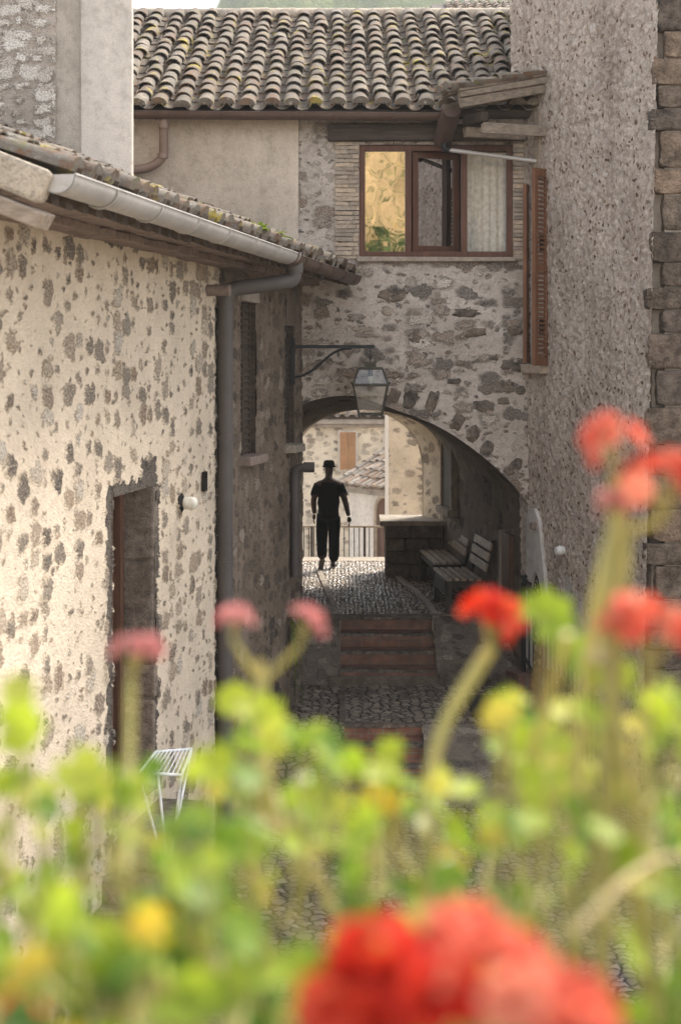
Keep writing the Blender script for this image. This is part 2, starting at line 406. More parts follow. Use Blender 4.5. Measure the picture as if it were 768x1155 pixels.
M['bench_wood'] = wood('bench_wood', (.25, .185, .13), (.50, .40, .295), 1, .42)
M['bench_dark'] = wood('bench_dark', (.03, .025, .02), (.08, .065, .052), 2, .6)
M['gutter'] = metal('galvanised_gutter', (.46, .43, .40), .5, .35, (.34, .29, .24))
M['gutter_brown'] = metal('brown_gutter', (.10, .062, .047), .5, .2, (.16, .11, .085))
M['pipe'] = metal('grey_brown_pipe', (.085, .072, .066), .6, .0, (.11, .09, .075))
M['pipe_pink'] = metal('copper_brown_pipe', (.27, .19, .155), .55, .1, (.33, .27, .22))
M['iron'] = metal('black_iron', (.022, .021, .02), .5, .6, (.06, .045, .035))
M['iron_blue'] = metal('blue_grey_iron', (.024, .028, .029), .6, .3, (.06, .045, .035))
M['lantern'] = metal('lantern_metal', (.085, .078, .06), .5, .5, (.15, .12, .09))
M['glass'] = glassmat('window_glass', .62, (.35, .34, .32))
M['glass_dull'] = glassmat('dull_window_glass', .02, (.93, .92, .90))  # nearly clear, with hardly any reflection
M['glass_lamp'] = glassmat('lantern_glass', .09, (.88, .86, .80), .16)
M['black'] = plain('black_interior', (.012, .011, .010), .9)
M['room'] = plain('room_wall', (.16, .15, .135), .9, var=.5, scale=3)
M['white_paint'] = plain('white_paint', (.75, .74, .70), .5)
M['white_wire'] = plain('white_coated_wire', (.80, .81, .82), .4)
M['bulb'] = plain('milk_glass', (.72, .68, .58), .25)
M['terracotta'] = plain('terracotta', (.42, .20, .11), .8)
M['soil'] = plain('soil', (.045, .032, .022), .95, var=.5)
M['clay_pipe'] = plain('clay_pipe', (.24, .18, .15), .8)
M['mat'] = plain('rubber_mat', (.018, .017, .017), .6)
M['cable'] = plain('cable', (.03, .03, .03), .6)
M['shirt'] = plain('black_shirt', (.004, .004, .0045), 1, .02)
M['trousers'] = plain('navy_trousers', (.005, .005, .0065), 1, .02)
M['skin'] = plain('skin', (.045, .027, .02), .7, .1)
M['hat'] = plain('dark_felt', (.006, .0055, .0055), 1, .02)
M['shoe'] = plain('grey_shoe', (.05, .045, .042), .7)
M['sole'] = plain('shoe_sole', (.10, .085, .07), .8)
M['cobble'] = cobble('passage_cobbles', .062, .045, .028, (.09, .073, .055), (.52, .43, .33), .25)
M['cobble_big'] = cobble('street_cobbles', .12, .09, .018, (.12, .095, .073), (.33, .27, .205), .6)
M['step_brick'] = brickmat('step_brick', (.26, .135, .095), (.18, .105, .078), (.17, .14, .112), .26, .125)
M['step_tile'] = brickmat('step_tile', (.30, .14, .092), (.22, .108, .075), (.24, .20, .16), .16, .13)
M['ramp_stone'] = rubble('ramp_stone', (.22, .185, .15), [(0, (.08, .067, .056)), (.6, (.2, .168, .137)), (1, (.34, .29, .24))], .16, .11, .7, .014, stain=.4, grain=.8)
M['brick_red'] = brickmat('red_brick', (.17, .085, .06), (.12, .065, .05), (.14, .115, .095), .22, .065, use_uv=False)
M['paving'] = plain('pale_paving', (.56, .50, .42), .8, var=.25, scale=4)
M['earth'] = plain('earth', (.16, .14, .10), .95, var=.4, scale=.3)
LEAFY = [(0, (.05, .11, .02)), (.35, (.13, .23, .03)), (.6, (.26, .36, .035)), (.8, (.37, .45, .05)), (.93, (.46, .48, .12)), (1, (.58, .40, .05))]
M['leaf'] = leafmat('geranium_leaf', LEAFY, .5)
M['stem'] = leafmat('geranium_stem', [(0, (.28, .28, .08)), (.5, (.50, .45, .18)), (1, (.52, .40, .22))], .3)
M['petal_red'] = leafmat('red_petal', [(0, (.42, .018, .012)), (.4, (.60, .045, .028)), (.75, (.68, .10, .06)), (1, (.74, .25, .13))], .4)
M['petal_coral'] = leafmat('coral_petal', [(0, (.56, .07, .05)), (.5, (.70, .19, .125)), (1, (.80, .42, .31))], .45, glow=(1.25, 1.1, 1.05))
M['petal_pink'] = leafmat('withered_petal', [(0, (.50, .19, .20)), (.5, (.64, .31, .31)), (1, (.72, .47, .43))], .5, glow=(1.2, 1.1, 1.15))
M['bud'] = leafmat('pale_bud', [(0, (.62, .55, .40)), (1, (.72, .68, .58))], .3)
M['glint_bead'] = leafmat('glint_bead', [(0, (.85, .85, .80)), (1, (.9, .9, .86))], .3)  # white of blurred glints put into the colour
M['weed'] = leafmat('weed_leaf', [(0, (.03, .05, .014)), (.6, (.06, .10, .02)), (1, (.16, .20, .035))], .35)
M['tree_leaf'] = leafmat('tree_leaf', [(0, (.03, .06, .015)), (.6, (.07, .12, .025)), (.84, (.13, .17, .04)), (1, (.55, .38, .10))], .35)
M['bark'] = stone('bark', (.08, .06, .045), (.2, .16, .12), 10)

# ------------------------------------------------------------------ builders
def gridwall(name, mat, parent, A, B, z0, z1, res, holes=(), zb=None, shear=None, u0=0.0, kind=None, base=None):
    """A dense sheet from A to B (left to right as the viewer sees it), outward normal towards the viewer, UV in metres."""
    A, B = V((*A, 0)), V((*B, 0)); L = (B - A).length; d = (B - A) / L
    def lines(a, b, cuts):
        n = max(1, round((b - a) / res)); xs = [a + (b - a) * i / n for i in range(n + 1)]
        for c in cuts:
            if a < c < b:
                k = min(range(len(xs)), key=lambda i: abs(xs[i] - c)); xs[k] = c
        return sorted(set(xs))
    us = lines(0, L, [h[i] for h in holes for i in (0, 1)])
    zs = lines(z0, z1, [h[i] for h in holes for i in (2, 3)])
    mb = MB(); uv = []; nz = len(zs)
    for u in us:
        for z in zs:
            zz = z
            if zb is not None:
                b = zb(u); zz = b + (z1 - b) * (z - z0) / (z1 - z0)
            p = A + d * u + V((0, 0, zz))
            if shear: p = shear(p, u / L)
            mb.v.append(p); uv.append((u + u0, zz))
    for i in range(len(us) - 1):
        for j in range(nz - 1):
            cu, cz = (us[i] + us[i + 1]) / 2, (zs[j] + zs[j + 1]) / 2
            if any(h[0] < cu < h[1] and h[2] < cz < h[3] for h in holes): continue
            mb.f.append([i * nz + j, (i + 1) * nz + j, (i + 1) * nz + j + 1, i * nz + j + 1]); mb.t.append(.5)
    o = mb.build(name, mat, parent, base=base, smooth=True, angle=180, uv=uv)
    return o

def floorgrid(name, mat, X0, X1, Y0, Y1, z, res, parent=None, zf=None, base=None):
    mb = MB(); uv = []; nx = max(1, round((X1 - X0) / res)); ny = max(1, round((Y1 - Y0) / res))
    for i in range(nx + 1):
        for j in range(ny + 1):
            x = X0 + (X1 - X0) * i / nx; y = Y0 + (Y1 - Y0) * j / ny
            mb.v.append(V((x, y, zf(x, y) if zf else z))); uv.append((x, y))
    for i in range(nx):
        for j in range(ny):
            mb.f.append([i * (ny + 1) + j, (i + 1) * (ny + 1) + j, (i + 1) * (ny + 1) + j + 1, i * (ny + 1) + j + 1]); mb.t.append(.5)
    return mb.build(name, mat, parent, base=base or (None if parent else (X0, Y0, z)), smooth=True, angle=180, uv=uv)

def tile_roof(mb, O, u, s, ncol, nrow, pitch, expo, keep=None, jit=1.0, seg=7, pans=True, edge_first=True):
    """Barrel tiles: u runs along the eave, s up the slope."""
    O, u, s = V(O), V(u).normalized(), V(s).normalized(); n = u.cross(s).normalized()
    if n.z < 0: n = -n
    L = expo * 1.3; r = pitch * .40; th = .016
    def tile(cx, cs, up, lift0, lift1, tint, ra, rb, rot):
        vs = []
        for (rad, sy, lf) in ((ra, 0, lift0), (rb, L, lift1)):
            for inner in (0, 1):
                rr = rad - (th if inner else 0)
                for k in range(seg + 1):
                    a = math.pi * k / seg
                    x = -math.cos(a) * rr; h = math.sin(a) * rr * .82
                    if not up: h = rad * .82 - math.sin(a) * (rad - (0 if inner else th)) * .82
                    vs.append(O + u * (cx + x + rot * (sy - L / 2)) + s * (cs + sy) + n * (h + lf))
        m = seg + 1; fs = []
        for k in range(seg):
            fs.append((k, k + 1, 2 * m + k + 1, 2 * m + k))             # outer
            fs.append((m + k + 1, m + k, 3 * m + k, 3 * m + k + 1))     # inner
            fs.append((k + 1, k, m + k, m + k + 1))                     # lower end
        if up and cs < expo * .5: fs.append(tuple(m + k for k in range(m)))          # mortar plug at the eave
        fs += [(0, 2 * m, 3 * m, m), (seg, m + seg, 3 * m + seg, 2 * m + seg)]
        mb.add(vs, fs, tint)
    for i in range(ncol):
        colj = U(-.012, .012) * jit
        for j in range(nrow):
            cx = (i + .5) * pitch; cs = j * expo
            if keep and not keep(cx, cs + expo / 2): continue
            ju = colj + U(-.014, .014) * jit; js = U(-.03, .03) * jit - (U(.05, .13) if random.random() < .04 else 0)
            sg = .016 * jit * noise.noise(V((i * .35, j * .35, ncol * 1.7)))
            tile(cx + ju, cs + js, True, .046 + sg + U(0, .014) * jit, .026 + sg, random.random(), r * U(.96, 1.05), r * .82, U(-.03, .03) * jit)
            if pans:
                tile(cx + pitch / 2 + ju, cs + js - .03, False, .0, -.022, random.random() * .55, r * 1.02, r * .86, U(-.02, .02) * jit)

def half_gutter(mb, p, q, r, rim=.012, th=.006, cap0=False):
    prof = []
    for k in range(13):
        a = math.pi + math.pi * k / 12; prof.append((r * math.cos(a), r * math.sin(a)))
    inn = [((r - th) * x / r, (r - th) * y / r) for x, y in prof[::-1]]
    mb.sweep(p, q, prof + inn, closed=True, cap=True)
    d = (V(q) - V(p)).normalized(); a = d.cross(V((0, 0, 1))).normalized()
    for sgn in (-1, 1): mb.tube([V(p) + a * r * sgn, V(q) + a * r * sgn], rim * .6, 8)
    if cap0:
        b = a.cross(d)
        for (pt, sg) in ((V(p), 1), (V(q), -1)):
            poly = [pt + a * x + b * y for x, y in prof]
            mb.prism(poly, d * .006 * sg)

def strap(mb, c, d, r):
    a = d.cross(V((0, 0, 1))).normalized(); b = a.cross(d)
    pts = [c + a * (r * math.cos(math.pi + math.pi * k / 10)) + b * (r * math.sin(math.pi + math.pi * k / 10)) for k in range(11)]
    mb.tube(pts, .007, 6)

def skin(points, edges, root, sub=2):
    """points: name -> (xyz, radius or (rx, ry)); returns (verts, faces) of one continuous skinned surface."""
    names = list(points); me = bpy.data.meshes.new('tmp')
    me.from_pydata([points[k][0] for k in names], [(names.index(a), names.index(b)) for a, b in edges], [])
    o = bpy.data.objects.new('tmp', me); COL.objects.link(o)
    o.modifiers.new('s', 'SKIN'); m = o.modifiers.new('d', 'SUBSURF'); m.levels = m.render_levels = sub
    me.skin_vertices[0].name
    for i, k in enumerate(names):
        r = points[k][1]; sv = me.skin_vertices[0].data[i]
        sv.radius = (r, r) if not isinstance(r, tuple) else r
        sv.use_root = (k == root)
    dg = bpy.context.evaluated_depsgraph_get(); dg.update()
    ev = o.evaluated_get(dg); em = ev.to_mesh()
    vs = [v.co.copy() for v in em.vertices]; fs = [tuple(p.vertices) for p in em.polygons]
    ev.to_mesh_clear(); bpy.data.objects.remove(o); bpy.data.meshes.remove(me)
    return vs, fs

# ================================================================== SETTING: ground
def Xw(Y): return -2.12 + .175 * (Y - 9.74)          # foot line of the long left wall
def Xg(Y): return -1.54 + .164 * (Y - 8.6)           # its gutter
ST = -4.75                                            # lower street
tag(floorgrid('ground', M['earth'], -900, 900, -500, 1500, -6.6, 100), kind='structure')
tag(floorgrid('street', M['cobble_big'], -3.0, 5.5, 6.5, 17.0, ST, .045), kind='structure')
mb = MB(); mb.box((1.2, 3.2, ST - .15), (30, 6.6, .2)); tag(mb.build('near_street', M['paving'], base=(1.2, 3.2, ST)), kind='structure')
# passage floor and landing
PF = -3.5
tag(floorgrid('passage_floor', M['cobble'], -.72, 2.6, 20.93, 26.75, PF - .03, .016), kind='structure')
LZ = -4.18
tag(floorgrid('landing', M['cobble_big'], -.72, 2.7, 17.72, 19.92, LZ - .03, .03), kind='structure')
# flights of steps
def flight(name, X0, X1, Y, z, n, rise, tread, mat, edge):
    mb = MB(); uv = []
    ed = MB()
    for k in range(n):
        y0, z1 = Y - tread * k, z - rise * k
        vs = [(X0, y0, z1 - rise), (X1, y0, z1 - rise), (X1, y0, z1), (X0, y0, z1)]
        mb.add(vs, [(0, 1, 2, 3)]); uv += [(X0, z1 - rise), (X1, z1 - rise), (X1, z1), (X0, z1)]
        y1 = y0 - tread
        if k < n - 1:
            vs = [(X0, y1, z1 - rise), (X1, y1, z1 - rise), (X1, y0, z1 - rise), (X0, y0, z1 - rise)]
            mb.add(vs, [(0, 1, 2, 3)]); uv += [(a[0], a[1]) for a in vs]
        x = X0
        while x < X1 - .02:
            w = min(U(.3, .55), X1 - x); dz = U(-.006, .004)
            ed.box((x + w / 2, y0 + .05 + U(-.006, .006), z1 - .016 + dz), (w - .008, .115, .04), jit=.003); x += w
    o = mb.build(name, mat, base=(X0, Y, z), uv=uv); tag(o, kind='structure')
    ed.build('step_edge', edge, o, bevel=.004)
    return o
flight('upper_steps', 0.0, 1.22, 20.9, PF, 4, .17, .33, M['step_brick'], M['dark_stone'])
flight('lower_steps', 0.04, .92, 17.7, LZ, 4, .15, .33, M['step_tile'], M['dark_stone'])
# stone ramps beside the steps
tag(floorgrid('side_ramp', M['ramp_stone'], -.72, -.005, 19.85, 20.93, PF, .03, zf=lambda x, y: LZ - .02 + (PF - LZ) * (y - 19.85) / 1.08), kind='structure')
tag(floorgrid('stone_ramp', M['ramp_stone'], 1.225, 2.7, 19.85, 20.93, PF, .03, zf=lambda x, y: LZ + .14 + (PF - LZ - .14) * min(1, (y - 19.85) / 1.0)), kind='structure')
tag(floorgrid('sloping_pavement', M['cobble_big'], -.9, .035, 16.4, 17.75, LZ, .04, zf=lambda x, y: ST - .01 + (LZ - ST) * (y - 16.4) / 1.35), kind='structure')
tag(floorgrid('sloping_kerb', M['ramp_stone'], .925, 2.8, 16.4, 17.75, LZ, .04, zf=lambda x, y: ST - .01 + (LZ - ST) * min(1, (y - 16.4) / 1.3)), kind='structure')
mb = MB()
mb.box((.6, 19.86, LZ + .02), (1.5, .05, .16)); mb.box((2.0, 19.84, LZ + .05), (1.5, .06, .22))
for y in (19.2, 18.7, 18.2): mb.box((.02, y - .2, LZ + .012), (.07, .46, .06), jit=.006)
def strip(pts, w):               # stone strips let into the cobbles
    for (xa, ya), (xb, yb) in zip(pts, pts[1:]):
        n = max(1, round(abs(yb - ya) / .55))
        for k in range(n):
            p = V((xa + (xb - xa) * k / n, ya + (yb - ya) * k / n, PF + .006)); q = V((xa + (xb - xa) * (k + 1) / n, ya + (yb - ya) * (k + 1) / n, PF + .006))
            mb.beam(p, q - (q - p).normalized() * .02, w, .05, jit=.004)
tag(mb.build('kerb', M['block'], base=(.3, 20, LZ), bevel=.008), kind='structure'); mb = MB()
strip([(-.38, 25.75), (-.22, 23.4), (-.05, 21.15)], .08)
strip([(.90, 24.6), (.99, 23.9), (1.12, 23.05), (1.22, 22.0), (1.27, 21.15)], .08)
tag(mb.build('stone_strip_paving', M['cement'], base=(0, 23, PF), bevel=.008), kind='structure'); mb = MB()
mb.box((.25, 20.94, PF - .01), (1.95, .10, .07), jit=.004); mb.box((1.9, 20.94, PF - .01), (1.3, .1, .07), jit=.004)
tag(mb.build('kerb', M['block'], base=(.3, 20, LZ), bevel=.008), kind='structure')
mb = MB(); mb.box((-.36, 21.35, PF + .0), (.5, .72, .07), jit=.01); mb.box((.6, 26.75, PF - .05), (3.4, .5, .12), jit=.004)
tag(mb.build('paving', M['slab'], base=(0, 26, PF), bevel=.01), kind='structure')
# terrace beyond the passage and the lower courtyard
mb = MB(); mb.box((.8, 27.3, -4.8), (6.0, .62, 1.7)); mb.box((.8, 26.8, -5.0), (6.0, .5, 2.86))
tag(mb.build('terrace', M['paving'], base=(.8, 27.2, -5)), kind='structure')
mb = MB(); mb.box((0, 45, -5.7), (40, 35, .2)); tag(mb.build('courtyard', M['paving'], base=(0, 45, -5.6)), kind='structure')
# drain cover slots, bottom of passage sides under floor
# ---------------------------------------------------------------- hills
def hillside(name, x0, x1, y0, y1, hf, n, m, mat):
    mb = MB()
    for i in range(n + 1):
        for j in range(m + 1):
            x = x0 + (x1 - x0) * i / n; y = y0 + (y1 - y0) * j / m
            mb.v.append(V((x, y, hf(x, y))))
    for i in range(n):
        for j in range(m):
            a = i * (m + 1) + j; mb.f.append([a, a + m + 1, a + m + 2, a + 1]); mb.t.append(.5)
    o = mb.build(name, mat, base=(x0, y0, 0), smooth=True, angle=180); return tag(o, kind='structure')
t = T('wooded_hill'); o_ = t.obj()
c = t.ramp(t.noise(o_, .09, 6, .7)[0], [(.3, (.055, .08, .025)), (.5, (.11, .14, .045)), (.7, (.21, .22, .085))])
t.bsdf(c, .95, spec=.05, bump=t.noise(o_, .25, 5, .7)[0], bstr=1, bdist=3); M['hill'] = t.m
def hz(x, y):
    k = max(0, min(1, (x + 52) / 40)); k = k * k * (3 - 2 * k)
    f = max(0, min(1, (y - 200) / 110))
    b = f * (66 + 26 * k) - 8
    tree = 3.4 * noise.noise(V((x * .11, y * .11, 0))) + 2.0 * abs(noise.noise(V((x * .33, y * .33, 3)))) + 1.0 * noise.noise(V((x * .9, y * .9, 9)))
    return b + tree * f - (40 * (1 - k) * f)
hillside('hill', -160, 260, 190, 420, hz, 300, 90, M['hill'])
tv = T('haze_air'); pv = tv.n('VolumePrincipled', None); pv.inputs['Color'].default_value = (.90, .89, .87, 1); pv.inputs['Density'].default_value = .0007; pv.inputs['Anisotropy'].default_value = .2
tv.nt.links.new(pv.outputs[0], tv.out.inputs['Volume'])
mb = MB(); mb.box((0, 480, 50), (1900, 2100, 115.4)); tag(mb.build('haze', tv.m, base=(0, 480, 50)), kind='stuff')

# ================================================================== LEFT HOUSE
base = (-1.6, 12, ST)
LH = thing('stone_house', 'long cream stone house along the left of the lane with projecting tiled eaves', 'house', base)
Ya, Yb, Yc = 8.7, 15.06, 19.12
kk = math.sqrt(1 + .175 ** 2)
wallN = V((1, -.175, 0)).normalized(); wallD = V((.175, 1, 0)).normalized()
def LW(Y, z, out=0.0): return V((Xw(Y), Y, z)) + wallN * out
w = gridwall('wall', M['cream'], LH, (Xw(Ya), Ya), (Xw(Yb), Yb), ST - .1, .92, .021, holes=[(DU0, DU1, DZ0, DZ1)])
U0 = (Yb - Ya) * kk
def yu(Y): return (Y - Yb) * kk
wn = [(15.96, 16.63, -1.05, .55), (18.15, 18.62, -1.05, .34)]
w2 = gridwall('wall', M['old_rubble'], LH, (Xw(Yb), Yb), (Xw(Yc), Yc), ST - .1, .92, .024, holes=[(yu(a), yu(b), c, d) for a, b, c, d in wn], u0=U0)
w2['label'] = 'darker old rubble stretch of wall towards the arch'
# backing body so that nothing shines through
mb = MB()
q = [LW(Ya, ST, -.45), LW(Yc, ST, -.45), V((-7.5, Yc, ST)), V((-7.5, Ya, ST))]
mb.prism(q, (0, 0, 5.6)); mb.build('core', M['black'], LH)
mb = MB(); q0 = LW(Ya, ST, 0); mb.prism([q0 + V((-.02, 0, 0)), LW(Ya, ST, -.02) + V((-6, 0, 0)), LW(Ya + .25, ST, -.02) + V((-6, 0, 0)), LW(Ya + .25, ST, -.03)], (0, 0, 5.65)); mb.build('gable_wall', M['plaster'], LH)
def reveal(mb, a, b, depth):
    (Y0, z0), (Y1, z1) = a, b
    c = [LW(Y0, z0), LW(Y1, z0), LW(Y1, z1), LW(Y0, z1)]
    i = [p - wallN * depth for p in c]; c = [p + wallN * .012 for p in c]
    for k in range(4):
        k2 = (k + 1) % 4; mb.add([c[k], c[k2], i[k2], i[k]], [(0, 1, 2, 3)], .5)
# doorway
Yd0, Yd1 = Ya + DU0 / kk, Ya + DU1 / kk
mb = MB(); reveal(mb, (Yd0, DZ0), (Yd1, DZ1), .45); mb.build('door_reveal', M['door_stone'], LH)
mb = MB()
z = DZ0; hs = [.62, .30, .95, .65]
for h in [.75, .28, .86, .62]:                       # squared jamb blocks of the far side
    c = LW(Yd1 + .05, z + h / 2, -.135); mb.box(c, (.27 + U(0, .03), .16, h - .02), (wallN, wallD, V((0, 0, 1))), jit=.012)
    z += h
mb.build('jamb', M['door_stone'], LH, bevel=.02)
dr = MB(); dr.box(LW((Yd0 + Yd1) / 2, (DZ0 + DZ1) / 2, -.34), (.05, 1.12, DZ1 - DZ0), (wallN, wallD, V((0, 0, 1))))
for k in range(5): dr.box(LW(Yd0 + .1 + k * .22, (DZ0 + DZ1) / 2, -.315), (.02, .2, DZ1 - DZ0 - .06), (wallN, wallD, V((0, 0, 1))))
door = dr.build('door', M['door_wood'], LH)
mb = MB(); mb.box(LW(Yd1 - .09, (DZ0 + DZ1) / 2, -.28), (.07, .09, DZ1 - DZ0), (wallN, wallD, V((0, 0, 1)))); mb.build('frame', M['door_wood'], door)
mb = MB(); mb.lathe(LW(Yd0 + .2, -2.55, -.28), [(.03, 0), (.03, .03), (.012, .05)], 10, ax=(wallD, V((0, 0, 1)), wallN)); mb.build('handle', M['iron'], door)
# windows of the darker stretch
for i, (a, b, c, d) in enumerate(wn):
    f = MB(); reveal(f, (a, c), (b, d), .09); wo = f.build('window', M['timber_dark'], LH)
    f = MB(); ax = (wallN, wallD, V((0, 0, 1))); W_ = (b - a) * kk
    f.box(LW((a + b) / 2, (c + d) / 2, -.075), (.03, W_, d - c), ax)
    for k in range(3): f.box(LW(a + (b - a) * k / 2, (c + d) / 2, -.055), (.03, .07, d - c), ax)
    for k in range(24): f.box(LW((a + b) / 2, c + (d - c) * (k + .5) / 24, -.055), (.02, W_ - .05, .025), (V((.8, -.1, .6)).normalized(), wallD, V((-.6, .1, .8)).normalized()))
    f.build('shutter', M['timber_dark'], wo)
    f = MB(); f.box(LW((a + b) / 2, c - .045, .03), (.22, W_ + .10, .09), ax, jit=.008); s_ = f.build('sill', M['clay_pipe'] if i == 0 else M['pale_stone'], wo, bevel=.012)
    if i == 0:
        f = MB(); f.box(LW((a + b) / 2, d + .06, .0), (.08, W_ + .12, .12), ax, jit=.008); f.build('lintel', M['cement'], wo, bevel=.01)
# ---- eaves: stone slab soffit, rafters, gutter, roof
sl = .40; nrm = math.sqrt(1 + sl * sl)
gd = V((.164, 1, 0)).normalized(); gn = V((1, -.164, 0)).normalized()
sup = (-gn + V((0, 0, sl))).normalized()
E0 = V((Xg(8.62) - .07, 8.62, 1.0)); E1 = V((Xg(18.98) - .07, 18.98, 1.0)); EL = (E1 - E0).length
mb = MB()
def deck(o0, up0, up1, z0, z1):
    a = [o0 + sup * up0, o0 + gd * EL + sup * up0, o0 + gd * EL + sup * up1, o0 + sup * up1]
    n = gd.cross(sup); n = n if n.z > 0 else -n
    mb.prism([p + n * z0 for p in a], n * (z1 - z0))
deck(E0, -.02, 5.6, -.06, -.005)
rf = mb.build('roof', M['timber_dark'], LH)
mb = MB(); tile_roof(mb, E0 + V((0, 0, .0)) - sup * .06, gd, sup, int(EL / .265), 13, .265, .42, jit=1.5)
mb.build('tiles', M['tile_old'], rf, smooth=True, angle=50)
mb = MB()
for k in range(40):                                   # flat clay pieces and rafter ends under the overhang
    y = 8.75 + k * .262
    p = V((Xg(y) - .16, y, .93)); mb.box(p + sup * .22 - V((0, 0, .03)), (.62, .12, .07), (-sup, gd, gn.cross(gd)), jit=.008)
mb.build('rafter', M['timber_dark'], LH, bevel=.006)
mb = MB(); q = [V((Xw(8.7), 8.7, .84)), V((Xw(19.05), 19.05, .84)), V((Xw(19.05) + .22, 19.05, .84)), V((Xw(8.7) + .22, 8.7, .84))]
for k in range(32):
    y = 8.72 + k * .325; mb.box(LW(y + .16, .87 + U(-.008, .008), .09), (.28, .31, .06), (wallN, wallD, V((0, 0, 1))), jit=.008)
mb.build('cornice', M['clay_pipe'], LH, bevel=.006)
mb = MB()
for k in range(34):
    y = 8.68 + k * .305; mb.box(LW(y + .15, .925 + U(-.006, .006), .30), (.58, .285, .045), (wallN, wallD, V((0, 0, 1))), jit=.006)
mb.build('soffit', M['clay_pipe'], LH, bevel=.005)
# verge at the near end: stone slab under the tiles and a board
mb = MB()
v0 = E0 + V((.06, -.06, -.12))
mb.beam(v0 + sup * .05, v0 + sup * 2.6, .20, .20, tint=.6, jit=.03); mb.build('verge_stone', M['pale_stone'], LH, bevel=.03)
mb = MB(); mb.beam(v0 + V((-.06, -.02, -.155)) + sup * .0, v0 + V((-.06, -.02, -.155)) + sup * 2.6, .17, .10, tint=.8, jit=.012); mb.build('verge_board', M['timber'], LH, bevel=.01)
# gutters
mb = MB(); half_gutter(mb, V((Xg(8.55), 8.55, .985)), V((Xg(14.9), 14.9, .965)), .105, cap0=True)
for k in range(7): strap(mb, V((Xg(9.3 + k * .95), 9.3 + k * .95, .98)), gd, .112)
g = mb.build('gutter', M['gutter'], LH, smooth=True)
mb = MB(); half_gutter(mb, V((Xg(14.88), 14.88, .955)), V((Xg(18.95), 18.95, .94)), .098, cap0=True)
for k in range(5): strap(mb, V((Xg(15.4 + k * .8), 15.4 + k * .8, .95)), gd, .104)
mb.build('gutter', M['gutter_brown'], LH, smooth=True)
# downpipe with a long swan neck
def bez(pts, n=8):
    out = []
    for i in range(len(pts)):
        if i == 0 or i == len(pts) - 1: out.append(V(pts[i])); continue
        a, b, c = V(pts[i - 1]), V(pts[i]), V(pts[i + 1]); r = min(.12, (a - b).length * .45, (c - b).length * .45)
        p0 = b + (a - b).normalized() * r; p2 = b + (c - b).normalized() * r
        for k in range(n + 1):
            t_ = k / n; out.append(p0 * (1 - t_) ** 2 + b * 2 * t_ * (1 - t_) + p2 * t_ * t_)
    return out
Yp = 14.98; pw = LW(Yp, 0, .105)
mb = MB(); mb.tube(bez([V((Xg(15.25), 15.25, .88)), V((Xg(15.25), 15.25, .72)), V((pw.x, pw.y, .62)), V((pw.x, pw.y, ST + .02))]), .073, 14)
for z in (.30, -.8, -2.0, -3.2): mb.tube([V((pw.x, pw.y, z - .03)), V((pw.x, pw.y, z + .03))], .082, 14)
mb.tube([V((Xg(15.25), 15.25, .80)), V((Xg(15.25), 15.25, .90))], .085, 14)
mb.build('downpipe', M['pipe'], LH, smooth=True)
mb = MB(); p2 = LW(18.35, 0, .08); mb.tube(bez([V((p2.x + .22, p2.y, -1.32)), V((p2.x, p2.y, -1.32)), V((p2.x, p2.y, -2.6))]), .048, 12)
mb.tube([V((p2.x + .10, p2.y, -1.32)), V((p2.x + .23, p2.y, -1.32))], .062, 12)
for z in (-1.75, -2.45): mb.tube([V((p2.x, p2.y, z - .03)), V((p2.x, p2.y, z + .03))], .058, 12)
vp = mb.build('vent_pipe', M['pipe'], LH, smooth=True)
mb = MB(); c = LW(14.62, .60, 0); mb.tube([c - wallN * .05, c + wallN * .24], .055, 12); mb.build('clay_spout', M['clay_pipe'], LH, smooth=True)
mb = MB(); mb.tube([LW(18.1, z, .02) for z in (.7, .2, -.3)] + [LW(18.08, -.8, .02)], .012, 6); mb.build('cable', M['cable'], LH)
# doorstep flight hidden behind the flowers
mb = MB()
for k in range(6): mb.box(LW(12.45 - .0 + .28 * k * 0, DZ0 - .1 - k * .19 - .1, .2 + .0), (.42, 1.3 + k * .36, .19), (wallN, wallD, V((0, 0, 1))), jit=.006)
mb.build('doorstep', M['door_stone'], LH, bevel=.012)

# wall lamp and vent on the cream wall
wl = LW(13.72, -1.30, .02)
L1 = thing('wall_lamp', 'small white bulkhead lamp on the cream wall beside the dark doorway', 'wall lamp', wl)
mb = MB(); mb.lathe(wl - wallN * .02, [(.085, 0), (.085, .035), (.06, .05)], 16, ax=(wallD, V((0, 0, 1)), wallN)); mb.build('mounting_plate', M['iron'], L1, smooth=True)
mb = MB(); mb.lathe(wl + wallN * .028, [(.04, 0), (.055, .015), (.058, .08), (.048, .11), (.03, .125), (.01, .13)], 16, ax=(wallD, V((0, 0, 1)), wallN)); mb.build('shade', M['bulb'], L1, smooth=True)
vg = LW(14.45, -1.17, .045)
mb = MB()
for k in range(7): mb.box(vg + V((0, 0, -.075 + k * .025)), (.03, .075, .010), (wallN, wallD, V((0, 0, 1))))
for sgn in (-1, 1): mb.box(vg + wallD * .042 * sgn, (.03, .012, .18), (wallN, wallD, V((0, 0, 1))))
vo_ = mb.build('vent_grille', M['iron'], base=vg); tag(vo_, 'small black slotted vent grille on the cream wall above the lamp', 'vent')

